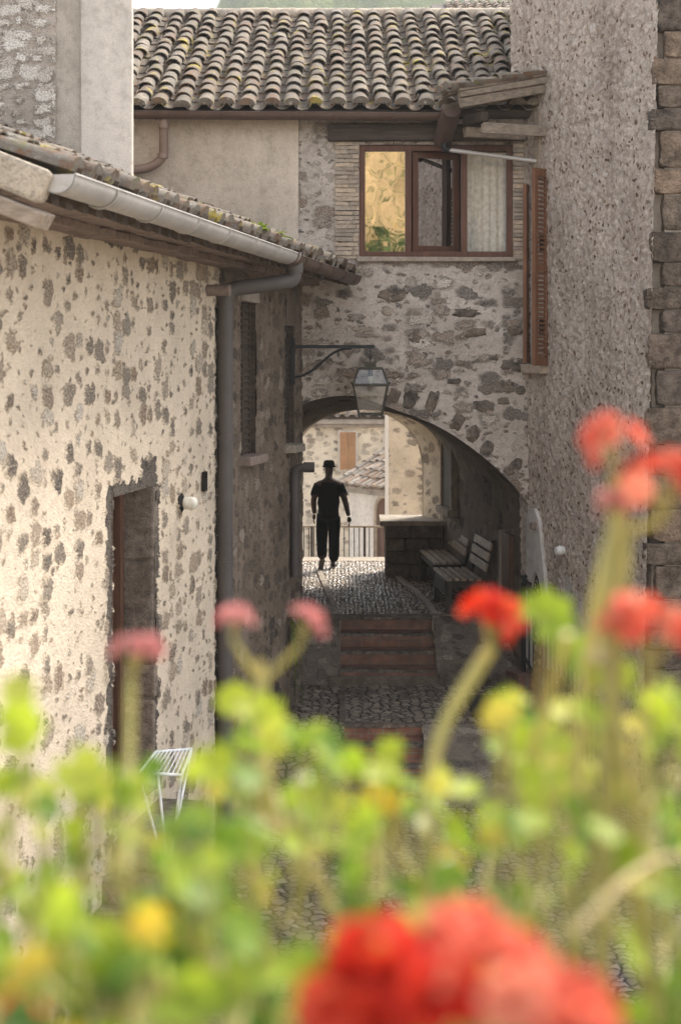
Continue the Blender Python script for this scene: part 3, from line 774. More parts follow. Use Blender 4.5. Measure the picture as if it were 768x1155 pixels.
# ================================================================== TALL HOUSE (upper left)
TH = thing('tall_house', 'tall pale house of rough stone and plaster rising behind the cream house', 'house', (-4.5, 18, ST))
TY = 17.0
def TX(px): return (px - 384) / F * TY
gridwall('wall', M['tall_stone'], TH, (-7.5, TY), (TX(64), TY), .4, 6.5, .03)
mb = MB(); mb.box(((TX(60) + TX(95)) / 2, TY + .08, 3.0), (TX(95) - TX(60), .2, 7)); mb.build('plaster_band', M['plaster_grey'], TH)
mb = MB(); mb.box(((TX(92) + TX(150)) / 2, TY + .0, 3.0), (TX(150) - TX(92), .10, 7), jit=.006); mb.build('corner_pilaster', M['plaster_light'], TH, bevel=.02)
mb = MB(); mb.box((-5.2, TY + 1.0, .9), (4.4, 1.7, 11.2)); mb.build('core', M['plaster_grey'], TH)

# ================================================================== ARCH HOUSE
YF = 19.1
AH = thing('arch_house', 'stone house bridging the lane over an arched passage, tiled roof above', 'house', (.5, YF, LZ))
AP = [(-.65, -.72), (-.476, -.60), (-.2, -.52), (.0, -.495), (.216, -.50), (.574, -.64), (.996, -.79), (1.19, -.87), (1.5, -1.06), (1.93, -1.40), (2.26, -1.77), (2.36, -1.95)]
def arch(x):
    if x <= AP[0][0]: return AP[0][1]
    for (a, b), (c, d) in zip(AP, AP[1:]):
        if x <= c: return b + (d - b) * (x - a) / (c - a)
    return AP[-1][1]
def archs(x): return sum(arch(x + k * .05) for k in range(-3, 4)) / 7
FL, FR = -3.6, 3.1
WX0, WX1, WZ0, WZ1 = .227, 2.10, 1.19, 2.56
gridwall('wall', M['facade'], AH, (FL, YF), (FR, YF), 0, 3.05, .026, holes=[(WX0 - FL, WX1 - FL, WZ0, WZ1)])
gridwall('arch_wall', M['facade'], AH, (FL, YF), (FR, YF), -2.0, 0, .026, zb=lambda u: archs(u + FL))
# plaster panel on the left part
mb = MB(); mb.box(((-3.6 - .51) / 2, YF - .01, 1.9), (3.09, .10, 2.02), jit=.004); mb.build('plaster_panel', M['plaster'], AH, bevel=.012)
mb = MB(); mb.box((-.27, YF - .0, 2.05), (.42, .045, 1.95), jit=.004); mb.build('cement_pier', M['cement'], AH, bevel=.01)
# thin brick courses either side of the window
for (x0, x1) in ((-.07, WX0 - .002), (WX1 + .002, 2.5)):
    mb = MB()
    z = WZ0 - .03
    while z < WZ1 + .02:
        h = U(.045, .062); x = x0
        while x < x1:
            w_ = min(U(.16, .30), x1 - x)
            mb.box((x + w_ / 2, YF - .012 - U(0, .014), z + h / 2), (w_ - .006, .06, h - .012), jit=.005); x += w_
        z += h
    mb.build('brick_course', M['brick_thin'], AH, bevel=.006)
# rough stones of the arch ring and larger stones in the wall
mb = MB()
x = .45
while x < 2.30:
    dz = (archs(x + .03) - archs(x - .03)) / .06
    tn = V((1, 0, dz)).normalized(); nr = V((-dz, 0, 1)).normalized()
    wd = U(.09, .17); ln = U(.16, .34)
    p = V((x, YF - .012, archs(x))) + nr * (ln / 2 + U(.015, .06))
    if random.random() < .75: mb.lump(p, (wd, .07, ln), (tn, V((0, 1, 0)), nr), 3, .28)
    x += (wd + U(.03, .09)) * tn.x
for (px, py, w_, h_) in ((443, 333, .33, .15), (535, 375, .30, .12), (580, 373, .18, .13), (582, 412, .34, .15), (569, 436, .24, .14), (545, 458, .26, .13), (525, 353, .3, .10), (512, 430, .16, .07), (553, 404, .16, .06), (567, 452, .14, .08), (586, 440, .12, .1), (470, 380, .2, .2)):
    p = P(px, py, YF - .006); mb.lump(p, (w_ * 1.1, .07, h_ * 1.1), None, 3, .34)
each(mb, 'rubble_stone', M['dark_stone'], AH, smooth=True, angle=60)
mb = MB()
for (px, py, w_, h_) in ((487, 331, .2, .11), (436, 351, .14, .12), (408, 371, .26, .06), (463, 318, .13, .14), (415, 378, .3, .05), (402, 357, .2, .07), (580, 335, .16, .08), (500, 315, .12, .08)):
    p = P(px, py, YF - .012); mb.lump(p, (w_ * 1.1, .05, h_ * 1.1), None, 3, .34)
each(mb, 'pale_rubble_stone', M['facade_stone'], AH, smooth=True, angle=60)
# vault: front curve, inner back curve, outer back curve
def curve(xl, xr, fz, zf, n=30):
    pts = [V((xl, 0, zf + (fz(xl) - zf) * k / 8)) for k in range(8)]
    pts += [V((xl + (xr - xl) * k / n, 0, fz(xl + (xr - xl) * k / n))) for k in range(n + 1)]
    pts += [V((xr, 0, fz(xr) + (zf - fz(xr)) * k / 8)) for k in range(1, 9)]
    return pts
def ell(xl, xr, za, zs):
    c, r = (xl + xr) / 2, (xr - xl) / 2
    return lambda x: zs + (za - zs) * math.sqrt(max(0, 1 - ((x - c) / r) ** 2))
c0 = curve(-.65, 2.36, archs, -4.6)
c1 = curve(-.75, 1.60, ell(-.75, 1.60, -.875, -1.62), -4.6)
c2 = curve(-.74, 1.32, ell(-.74, 1.32, -.89, -1.75), -4.6)
def loft(name, ca, ya, cb, yb, n, mat):
    mb = MB(); uv = []; m = len(ca); acc = [0]
    for a, b in zip(ca, ca[1:]): acc.append(acc[-1] + (b - a).length)
    for i in range(n + 1):
        t_ = i / n
        for k in range(m):
            p = ca[k].lerp(cb[k], t_); mb.v.append(V((p.x, ya + (yb - ya) * t_, p.z))); uv.append((ya + (yb - ya) * t_, acc[k]))
    for i in range(n):
        for k in range(m - 1):
            mb.f.append([i * m + k, (i + 1) * m + k, (i + 1) * m + k + 1, i * m + k + 1][::-1]); mb.t.append(.5)
    return mb.build(name, mat, AH, smooth=True, angle=50, uv=uv)
def dense(c, k=4):
    out = []
    for a, b in zip(c, c[1:]): out += [a.lerp(b, i / k) for i in range(k)]
    return out + [c[-1]]
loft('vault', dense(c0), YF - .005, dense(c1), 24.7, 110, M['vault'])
loft('back_arch', dense(c1), 24.7, dense(c2), 25.3, 16, M['far_wall'])
# back wall above and beside the rear opening
mb = MB()
n = 30; e2 = ell(-.74, 1.32, -.89, -1.75)
for i in range(n):
    x0 = -.74 + 2.06 * i / n; x1 = -.74 + 2.06 * (i + 1) / n
    mb.add([(x0, 25.3, e2(x0)), (x1, 25.3, e2(x1)), (x1, 25.3, 3), (x0, 25.3, 3)], [(3, 2, 1, 0)], .5)
mb.add([(-4, 25.3, -5.6), (-.74, 25.3, -5.6), (-.74, 25.3, 3), (-4, 25.3, 3)], [(3, 2, 1, 0)], .5)
mb.add([(1.32, 25.3, -5.6), (4, 25.3, -5.6), (4, 25.3, 3), (1.32, 25.3, 3)], [(3, 2, 1, 0)], .5)
mb.build('back_wall', M['cement'], AH)
# body above the vault (keeps daylight out)
mb = MB(); mb.box((-2.2, 22.2, -1), (2.7, 6.0, 8.0)); mb.box((3.2, 22.2, -1), (1.2, 6.0, 8.0)); mb.box((.7, 22.3, .1), (5.5, 5.7, .3)); mb.build('core', M['black'], AH)
# room behind the window
mb = MB(); mb.add([(WX0 - .3, YF + 2.4, .4), (WX1 + .5, YF + 2.4, .4), (WX1 + .5, YF + 2.4, 3), (WX0 - .3, YF + 2.4, 3)], [(0, 1, 2, 3)], .5)
mb.add([(WX0 - .3, YF + .1, .4), (WX0 - .3, YF + 2.4, .4), (WX0 - .3, YF + 2.4, 3), (WX0 - .3, YF + .1, 3)], [(0, 1, 2, 3)], .5)
mb.add([(WX0 - .3, YF + .1, 2.9), (WX1 + .5, YF + .1, 2.9), (WX1 + .5, YF + 2.4, 2.9), (WX0 - .3, YF + 2.4, 2.9)], [(0, 1, 2, 3)], .5)
mb.build('room', M['room'], AH)
# window: frame, three lights, one sash ajar
mb = MB(); fy = YF + .05; W3 = (WX1 - WX0)
for x in (WX0 + .035, WX0 + .60, WX0 + 1.28, WX1 - .035): mb.box((x, fy, (WZ0 + WZ1) / 2), (.075, .09, WZ1 - WZ0))
for z in (WZ0 + .035, WZ1 - .035): mb.box(((WX0 + WX1) / 2, fy + .002, z), (W3 - .002, .082, .07))
win = mb.build('window', M['window_wood'], AH, bevel=.006)
mb = MB(); z0, z1 = WZ0 + .07, WZ1 - .07
mb.box((WX0 + .32, fy + .02, (z0 + z1) / 2), (.49, .008, z1 - z0)); mb.build('pane', M['glass'], win)
mb = MB(); mb.box((WX0 + 1.56, fy + .02, (z0 + z1) / 2), (.50, .008, z1 - z0)); mb.build('pane', M['glass_dull'], win)
sa = R(21); hx = WX0 + .645; sd = V((math.cos(sa), math.sin(sa), 0)); sn = V((math.sin(sa), -math.cos(sa), 0)); SW = .63
ax = (sd, sn, V((0, 0, 1))); so = V((hx, fy + .03, 0))
mb = MB()
for u_ in (.04, SW - .04): mb.box(so + sd * u_ + V((0, 0, (z0 + z1) / 2)), (.075, .06, z1 - z0), ax)
for z in (z0 + .04, z1 - .04): mb.box(so + sd * SW / 2 + V((0, 0, z)), (SW - .002, .056, .075), ax)
sash = mb.build('sash', M['window_wood'], win, bevel=.005)
mb = MB(); mb.box(so + sd * SW / 2 + V((0, 0, (z0 + z1) / 2)), (SW - .12, .008, z1 - z0 - .14), ax); mb.build('sash_pane', M['glass'], win)
mb = MB()
for k in range(24):                                   # pale folds added in place of the right light's reflection
    x = WX0 + 1.33 + k * .021
    mb.add([(x, fy + .17 + .012 * math.sin(k * 1.4), z0), (x + .021, fy + .17 + .012 * math.sin((k + 1) * 1.4), z0), (x + .021, fy + .17 + .012 * math.sin((k + 1) * 1.4), z1), (x, fy + .17 + .012 * math.sin(k * 1.4), z1)], [(0, 1, 2, 3)], .5)
mb.build('reflection_sheet', M['white_paint'], win)
mb = MB(); mb.box(((WX0 + WX1) / 2, YF - .03, WZ0 - .03), (W3 + .06, .16, .055), jit=.006); mb.build('sill', M['brick_thin'], win, bevel=.01)
mb = MB()
for (a, b, c, d) in ((WX0, WX0 + .001, WZ0, WZ1), (WX1, WX1 + .001, WZ0, WZ1)): mb.add([(a, YF - .02, c), (a, YF + .2, c), (a, YF + .2, d), (a, YF - .02, d)], [(0, 1, 2, 3)], .5)
each(mb, 'jamb', M['brick_thin'], win)
mb = MB(); mb.beam((-.15, YF - .03, 2.70), (2.6, YF - .03, 2.70), .18, .21, jit=.012); mb.build('lintel', M['timber_dark'], AH, bevel=.015)
# roof
rs = .45; A_ = V((-3.9, 18.86, 2.98)); su_ = V((0, 1, rs)).normalized(); up = V((0, -rs, 1)).normalized()
mb = MB(); L_ = 5.25
mb.prism([A_ + V((0, .0, -.03)), A_ + V((6.9, 0, -.03)), A_ + V((6.9, 0, -.03)) + su_ * L_, A_ + V((0, 0, -.03)) + su_ * L_], V((0, 0, -.07)))
ridge = A_ + su_ * L_
mb.prism([ridge + V((0, 0, -.05)), ridge + V((6.9, 0, -.05)), ridge + V((6.9, 2.2, -1.05)), ridge + V((0, 2.2, -1.05))], V((0, 0, -.08)))
roof = mb.build('roof', M['timber_dark'], AH)
mb = MB(); tile_roof(mb, A_ - su_ * .08, V((1, 0, 0)), su_, 26, 14, .266, .375, jit=1.7)
mb.build('tiles', M['tile'], roof, smooth=True, angle=50)
mb = MB(); x = -3.9
while x < 3.0:
    mb.tube([ridge + V((x + 3.9, 0, -.03)), ridge + V((x + 4.32, 0, -.015 + U(-.01, .01)))], [.13, .115], 12); x += .40
mb.build('ridge_cap', M['pale_stone'], roof, smooth=True)
mb = MB(); half_gutter(mb, V((-3.6, 18.74, 2.91)), V((1.36, 18.74, 2.88)), .085)
for k in range(6): strap(mb, V((-3.0 + k * .8, 18.74, 2.90)), V((1, 0, 0)), .09)
mb.build('gutter', M['gutter_brown'], AH, smooth=True)
mb = MB(); mb.tube(bez([P(185, 133, 18.78), P(185, 178, 18.88), P(170, 189, 18.9), P(135, 194, 18.9)]), .056, 12)
for p in (P(185, 142, 18.79), P(184, 176, 18.87)): mb.tube([p + V((0, 0, -.03)), p + V((0, 0, .03))], .064, 12)
mb.build('downpipe', M['pipe_pink'], AH, smooth=True)
# eaves board behind the gutter
mb = MB(); mb.beam((-3.6, 18.96, 2.90), (2.7, 18.96, 2.90), .12, .07); mb.build('eaves_board', M['timber_dark'], AH)
# openings on the right passage wall
def PW(Y, z, out=0.0):
    x = 2.36 - .1321 * (Y - 19.1); return V((x, Y, z)) + V((-.9914, -.131, 0)) * out
pn = V((-.9914, -.131, 0)); pd = V((-.131, .9914, 0)); pax = (pn, pd, V((0, 0, 1)))
mb = MB(); mb.box(PW(24.05, -1.72, .01), (.10, .75, 1.25), pax); pwn = mb.build('window', M['timber_dark'], AH, bevel=.008)
mb = MB()
for dy in (-.40, .40): mb.box(PW(24.05 + dy, -1.7, .03), (.14, .07, 1.35), pax)
mb.box(PW(24.05, -2.40, .06), (.2, .95, .10), pax); mb.build('frame', M['slab'], pwn, bevel=.01)
mb = MB(); mb.box(PW(20.35, -2.95, .0), (.12, .42, 1.25), pax); d2 = mb.build('door', M['door_wood'], AH, bevel=.01)
mb = MB(); mb.box(PW(20.62, -2.95, .03), (.10, .08, 1.28), pax, jit=.006); mb.build('jamb', M['cement'], d2, bevel=.01)
cb = PW(22.4, -1.30, .03); mb = MB(); mb.box(cb, (.05, .16, .2), pax); mb.box(cb + pn * .03, (.02, .1, .12), pax)
tag(mb.build('light_patch', M['white_paint'], base=cb, bevel=.008), 'small white plate standing in for light through an opening high in the passage wall', 'light patch')  # white plate takes the place of light showing through an opening

# ================================================================== TOWER HOUSE (right)
TW = thing('tower_house', 'tall house of rough pebbly plaster with stone corner blocks at right edge', 'house', (4, 18, ST))
TA, TB = V((2.35, 19.1, 0)), V((3.30, 16.5, 0))
td = (TB - TA).normalized(); tn_ = V((td.y, -td.x, 0)); TLn = (TB - TA).length
def shear(p, f): return p + V((-.020 * (p.z + 1.7) * (1 - f) + .02 * (p.z + 1) * f, 0, 0))
TA2 = TA - td * .25
gridwall('wall', M['roughcast'], TW, (TA2.x, TA2.y), (TB.x, TB.y), ST, 5.6, .017, shear=shear)
def TP(s_, z, out=0.0):       # s metres from the far edge
    f = s_ / TLn; return shear(TA + td * s_ + V((0, 0, z)), f) + tn_ * out
tax = (td, tn_, V((0, 0, 1)))
mb = MB(); mb.prism([V((3.30, 16.62, 0)), V((9, 16.62, 0)), V((9, 24.6, 0)), V((2.9, 24.6, 0)), V((2.40, 19.35, 0))], (0, 0, 10.3)); 
for v in mb.v: v.z += ST
mb.build('core', M['cement'], TW)
mb = MB(); md = MB(); z = ST; k = 0; quo = []
while z < 5.6:                                        # quoins, long and short in turn
    h = U(.17, .40); big = k % 2; dk = (-1.3 < z + h / 2 < .2) and random.random() < .8 or random.random() < .15
    m_ = md if dk else mb
    w_ = .34 if big else .20
    c = shear(TB + V((0, 0, z + h / 2)), 1.0)
    m_ = MB(); m_.lump(c + V((.385 - .05 * big, .15 + U(-.012, .012), 0)), (.74 + .10 * big + U(-.09, .09), .34, h - .012), None, 4, .06, .5); quo.append((m_, dk))
    z += h; k += 1
mq = MB(); mq.box((TB.x + .62, TB.y + .135, .4), (1.0, .22, 10.3)); mq.build('corner_mortar', M['cement'], TW)
for m_, dk in quo: m_.t = [random.random()] * len(m_.t); m_.build('quoin', M['quoin_dark' if dk else 'quoin'], TW, smooth=True, angle=50)
mb = MB(); z = ST; 
while z < 5.6:
    h = U(.25, .45)
    for k in range(4): mb.box((4.25 + k * .62 + U(-.05, .05), 16.58, z + h / 2), (.58, .2, h - .025), jit=.015)
    z += h
mb.build('side_stone', M['quoin'], TW, bevel=.02)
# pent roof over the tower window
s0, s1 = .0, .56                                     # along the wall (far .. near)
hz_ = 3.30                                             # height of its upper edge
pn_ = MB(); out = 1.19; drop = .25
def CP(s_, o, dz=0.0): return TP(s_, hz_ - drop * o / out + dz, 0) + tn_ * o
CN = thing('pent_roof', 'small weathered timber pent roof over the shuttered tower window', 'canopy', TP(.4, 2.6), None)
mb = MB()
nb = 3
for k in range(nb):
    a = s0 + (s1 - s0) * k / nb; b = s0 + (s1 - s0) * (k + 1) / nb
    mb.prism([CP(a, -.1), CP(b - .006, -.1), CP(b - .006, out), CP(a, out)], (0, 0, .035))
mb.build('boards', M['timber'], CN, bevel=.004)
mb = MB(); sdv = (CP(0, 1) - CP(0, 0)).normalized()
tile_roof(mb, CP(s0 - .02, out + .03, .005), td, -sdv, 2, 4, .27, .32, jit=1.2); mb.build('tiles', M['tile'], CN, smooth=True, angle=50)
mb = MB(); mb.beam(CP(s1 - .02, -.1, -.035), CP(s1 - .02, out - .02, -.035), .07, .07, jit=.008); mb.beam(CP(s1 - .01, -.1, .045), CP(s1 - .01, .62, .045), .06, .05, jit=.006); mb.beam(CP(s1 - .01, .58, .035), CP(s1 - .01, out, .035), .06, .045, jit=.006); mb.build('verge_board', M['timber'], CN, bevel=.008)
mb = MB()
for s_ in (s1 - .06, s0 + .06):
    mb.beam(TP(s_, hz_ - .64, -.1), TP(s_, hz_ - .64, 0) + tn_ * .86, .10, .12, jit=.012)
    mb.beam(CP(s_, -.1, -.13), CP(s_, out - .05, -.13), .09, .09, jit=.01)
each(mb, 'bracket', M['timber'], CN, bevel=.01)
mb = MB(); mb.beam(TP(s0, hz_ - .50, 0) + tn_ * .80, TP(s1 - .1, hz_ - .50, 0) + tn_ * .80, .10, .12); mb.build('purlin', M['timber_dark'], CN, bevel=.01)
mb = MB(); g0 = P(509, 123, 18.45); g1 = P(499, 158, 19.0); half_gutter(mb, g0, g1, .115, cap0=True)
mb.build('gutter', M['gutter_brown'], CN, smooth=True)
mb = MB(); gq = g1 + (g0 - g1).normalized() * .12
mb.tube(bez([gq + V((0, 0, -.05)), gq + V((0, 0, -.17)), gq + V((.07, -.02, -.20))]), .045, 12); mb.build('outlet', M['iron'], CN, smooth=True)
mb = MB(); e_ = P(606, 182, 18.75); mb.tube([gq + V((.04, -.02, -.19)), e_], .026, 12); mb.build('drain_pipe', M['gutter'], CN, smooth=True)
mb = MB(); mb.box(TP(s1 - .19, hz_ - .75, .03), (.14, .1, .75), tax, jit=.008); mb.build('post', M['timber'], CN, bevel=.01)
# shutters of the tower window: near leaf folded back near the wall, far leaf standing out
def leaf(name, hinge, d, H, W_, label):
    n_ = V((d.y, -d.x, 0)); a = (d, n_, V((0, 0, 1)))
    o = thing(name, label, 'shutter', hinge, 'louvred shutters of the tower window')
    mb = MB()
    for u_ in (.035, W_ - .035): mb.box(hinge + d * u_ + V((0, 0, H / 2)), (.07, .045, H), a)
    for z in (.05, H * .5, H - .05): mb.box(hinge + d * W_ / 2 + V((0, 0, z)), (W_ - .13, .042, .10), a)
    mb.build('frame', M['shutter_wood'], o, bevel=.004)
    n = 19
    for (za, zb_) in ((.10, H * .5 - .05), (H * .5 + .05, H - .10)):
        mb = MB()
        for k in range(n):
            z = za + (zb_ - za) * (k + .5) / n
            up2 = (V((0, 0, 1)) * .78 + n_ * .62).normalized(); mb.box(hinge + d * W_ / 2 + V((0, 0, z)), (W_ - .14, .010, .036), (d, up2.cross(d), up2))
        mb.build('louvre', M['shutter_wood'], o)
    mb = MB()
    for z in (H * .2, H * .62): mb.beam(hinge + d * -.03 + n_ * .03 + V((0, 0, z)), hinge + d * .14 + n_ * .03 + V((0, 0, z)), .012, .20)
    each(mb, 'hinge', M['iron'], o)
    return o
d1 = (td * .47 + tn_ * .88).normalized()
leaf('louvred_shutter', TP(.50, -.13, .03), d1, 2.33, .31, 'near brown shutter leaf with louvres folded back against the pebbly tower wall')
d2_ = (tn_ * .75 + td * .66).normalized()
leaf('louvred_shutter', TP(.04, -.10, .02), d2_, 2.16, .20, 'far brown shutter leaf standing edge-on between tower and arch wall')
mb = MB(); mb.box(TP(.32, .98, -.02), (.5, .1, 2.1), tax); tw_ = mb.build('window', M['black'], TW)
mb = MB(); mb.box(TP(.20, .98, .02), (.10, .08, 2.15), tax); mb.build('frame', M['plaster_grey'], tw_)
mb = MB(); mb.box(TP(.26, -.17, .05), (.50, .2, .10), tax, jit=.01); mb.build('sill', M['brick_thin'], tw_, bevel=.012)
# pale arched surround of the tower's little doorway
mb = MB(); ow, oh = .17, -2.45
def surround():
    prof_o = [(-.08, ST), (-.06, -3.0), (.03, -1.95), (.10, -1.86), (.24, -1.86), (.33, -1.98), (.44, -2.5), (.53, -3.0), (.57, ST)]
    prof_i = [(.07, ST), (.07, -2.95), (.10, -2.80), (.16, -2.68), (.235, -2.6), (.31, -2.68), (.37, -2.80), (.40, -2.95), (.40, ST)]
    return prof_o, prof_i
po, pi_ = surround()
poly = [TP(a, b, .11) for a, b in po] + [TP(a, b, .11) for a, b in pi_[::-1]]
bm = MB(); bm.prism(poly, -tn_ * .22); ds = bm.build('door_surround', M['plaster_white'], TW)
mb = MB(); mb.prism([TP(a, b, .07) for a, b in pi_], -tn_ * .05); mb.build('door', M['black'], TW)
c = TP(.25, -2.06, .13); mb = MB(); mb.box(c, (.10, .08, .09), tax, jit=.01); mb.build('bracket_stone', M['clay_pipe'], TW, bevel=.015)
c = TP(.90, -2.28, .07); mb = MB(); mb.lathe(c, [(.05, 0), (.06, .05), (.04, .10)], 12, ax=(td, V((0, 0, 1)), tn_)); tag(mb.build('spotlight', M['white_paint'], base=c, smooth=True), 'small white lamp fixed to the tower wall above the iron handrail', 'wall lamp')
# plaster dado under the handrail
mb = MB(); mb.prism([TP(.75, -2.72, .06), TP(.95, -2.52, .06), TP(2.2, -3.5, .06), TP(2.2, -4.7, .06), TP(.75, -4.7, .06)], -tn_ * .1); mb.build('plaster_dado', M['plaster_white'], TW)

# stair with iron railing in front of the tower
SR = thing('stair_railing', 'black iron stair railing with twisted handrail at the foot of the tower', 'railing', TP(1.2, ST, .5))
ro = .42
r0 = TP(.55, -2.62, ro); r1 = TP(2.45, -3.75, ro)
mb = MB(); pts = [r0 + (r1 - r0) * k / 40 for k in range(41)]
mb.tube(pts, .030, 10); rp = []
for k in range(240):
    t_ = k / 239; a = t_ * 2 * math.pi * 16; q = r0 + (r1 - r0) * t_; rp.append(q + V((math.cos(a) * .034, 0, math.sin(a) * .034)))
mb.tube(rp, .014, 6); mb.build('handrail', M['iron'], SR, smooth=True)
mb = MB()
for k in range(17):
    p = r0 + (r1 - r0) * (k + .4) / 17; mb.tube([p, p + V((0, 0, -.98))], .011, 6)
mb.build('baluster', M['iron'], SR)
mb = MB(); mb.tube([r0 + V((0, 0, -.92)), r1 + V((0, 0, -.92))], .018, 8); mb.build('bottom_rail', M['iron'], SR)
mb = MB(); mb.tube([r1 + V((0, 0, .02)), V((r1.x, r1.y, ST))], .028, 10); mb.tube([r0 + V((0, 0, .02)), V((r0.x, r0.y, LZ))], .028, 10); each(mb, 'post', M['iron'], SR)
mb = MB()
for k in range(6):
    s_ = .55 + k * .34; z = LZ + .45 - k * .18
    mb.box(TP(s_, (z + ST) / 2, .28), (.34, .62, z - ST), tax)
tag(mb.build('tower_steps', M['brick_red'], base=TP(1.2, ST, .3), bevel=.01), kind='structure')
# second iron grating panel leaning low at the stair foot
gp = V((2.20, 16.6, -3.75)); 
GT = thing('iron_gate', 'small black iron gate of slanting bars beside the tower stair', 'gate', P(632, 820, 16.4))
mb = MB(); a = P(632, 765, 16.4); b = P(614, 820, 16.2); c = P(652, 790, 16.6); d = P(634, 845, 16.4)
for k in range(8): mb.tube([a.lerp(c, k / 7), b.lerp(d, k / 7)], .014, 6)
mb.build('bars', M['iron'], GT)
mb = MB()
for (p, q) in ((a, c), (b, d), (a.lerp(b, .5), c.lerp(d, .5))): mb.tube([p, q], .018, 8)
mb.tube([a, V((a.x, a.y, ST))], .018, 8); mb.tube([c, V((c.x, c.y, ST))], .018, 8); mb.build('frame', M['iron'], GT)

# door mat on the landing
m0 = V((1.82, 18.55, LZ + .012)); mb = MB(); mb.box(m0, (.58, 1.0, .03))
for k in range(18): mb.box(m0 + V((0, -.46 + k * .054, .022)), (.56, .028, .018))
tag(mb.build('doormat', M['mat'], base=m0, bevel=.003), 'black ribbed rubber mat lying on the landing near the tower', 'mat')

# ================================================================== LANTERN
lc = V((.355, 18.62, 0)); bz = P(418, 391, 18.62).z
SL = thing('street_lantern', 'old square glass lantern hanging from an iron wall bracket in front of the arch', 'lantern', (lc.x, lc.y, -.72))
mb = MB(); wx = Xw(18.62)
mb.beam((wx - .05, 18.62, bz), (lc.x + .05, 18.62, bz), .035, .04)
pts = []
for k in range(15):
    t_ = k / 14; pts.append(V((wx - .02 + t_ * (.72), 18.62, bz - .36 + .34 * (t_ ** 1.0) + .05 * math.sin(t_ * math.pi * 2) * -1)))
mb.tube(pts, .014, 8); mb.beam((wx + .0, 18.62, bz + .1), (wx + .0, 18.62, bz - .45), .03, .05, up=(1, 0, 0)); mb.build('bracket', M['iron_blue'], SL)
mb = MB(); zc = bz - .02; lt = P(418, 413, 18.62).z
mb.tube([V((lc.x, lc.y, zc)), V((lc.x, lc.y, lt + .03))], .006, 6)
for s_ in (-1, 1): mb.tube([V((lc.x + .025 * s_, lc.y, zc - .06)), V((lc.x, lc.y, lt + .06))], .005, 6)
mb.build('hook', M['iron'], SL)
zt = lt - .03; zm = P(0, 434, 18.62).z; zb2 = P(0, 467, 18.62).z
ht, hm, hb = .14, .205, .135
fr = MB(); gl = MB()
def ring(h, z): return [V((lc.x + sx * h, lc.y + sy * h, z)) for sx, sy in ((-1, -1), (1, -1), (1, 1), (-1, 1))]
A1, A2, A3 = ring(ht, zt), ring(hm, zm), ring(hb, zb2)
for Rg, w_ in ((A1, .012), (A2, .016), (A3, .014)):
    for k in range(4): fr.tube([Rg[k], Rg[(k + 1) % 4]], w_, 6)
for k in range(4):
    fr.tube([A1[k], A2[k]], .009, 6); fr.tube([A2[k], A3[k]], .010, 6)
    fr.tube([A2[k], A2[k] + (A2[k] - lc - V((0, 0, A2[k].z))) * .12 + V((0, 0, .03))], .008, 6)
    fr.lathe(A3[k] + V((0, 0, -.035)), [(.008, 0), (.018, .015), (.01, .035)], 8)
fr.box((lc.x, lc.y, zt + .01), (ht * 2, ht * 2, .02)); fr.box((lc.x, lc.y, zt + .04), (.13, .13, .05)); fr.box((lc.x, lc.y, zt + .075), (.15, .15, .015)); fr.box((lc.x, lc.y, zb2), (hb * 2, hb * 2, .015))
fr.build('frame', M['lantern'], SL)
for k in range(4):
    k2 = (k + 1) % 4; gl.add([A1[k], A1[k2], A2[k2], A2[k]], [(0, 1, 2, 3)], .5); gl.add([A2[k], A2[k2], A3[k2], A3[k]], [(0, 1, 2, 3)], .5)
gl.build('pane', M['glass_lamp'], SL)
mb = MB(); mb.tube([V((lc.x, lc.y, zt)), V((lc.x, lc.y, zt - .09))], .03, 10); mb.build('socket', M['lantern'], SL)
mb = MB(); mb.lathe((lc.x, lc.y, zt - .18), [(.01, 0), (.035, .02), (.042, .05), (.03, .085), (.025, .10)], 12); mb.build('bulb', M['bulb'], SL, smooth=True)

# ================================================================== PASSAGE FURNITURE
BL = thing('parapet_block', 'low masonry block with a pale flat slab at the passage exit', 'parapet', (1.15, 25.2, PF))
mb = MB(); z = PF; 
for k in range(4):
    h = .205; x = .70
    while x < 1.60:
        w_ = min(U(.28, .5), 1.60 - x); mb.box((x + w_ / 2, 24.95, z + h / 2), (w_ - .012, .78, h - .014), jit=.012); x += w_
    z += h
mb.build('masonry', M['block'], BL, bevel=.014)
mb = MB(); mb.box((1.14, 24.98, z + .035), (1.04, 1.0, .075), jit=.008); mb.build('slab', M['slab'], BL, bevel=.012)

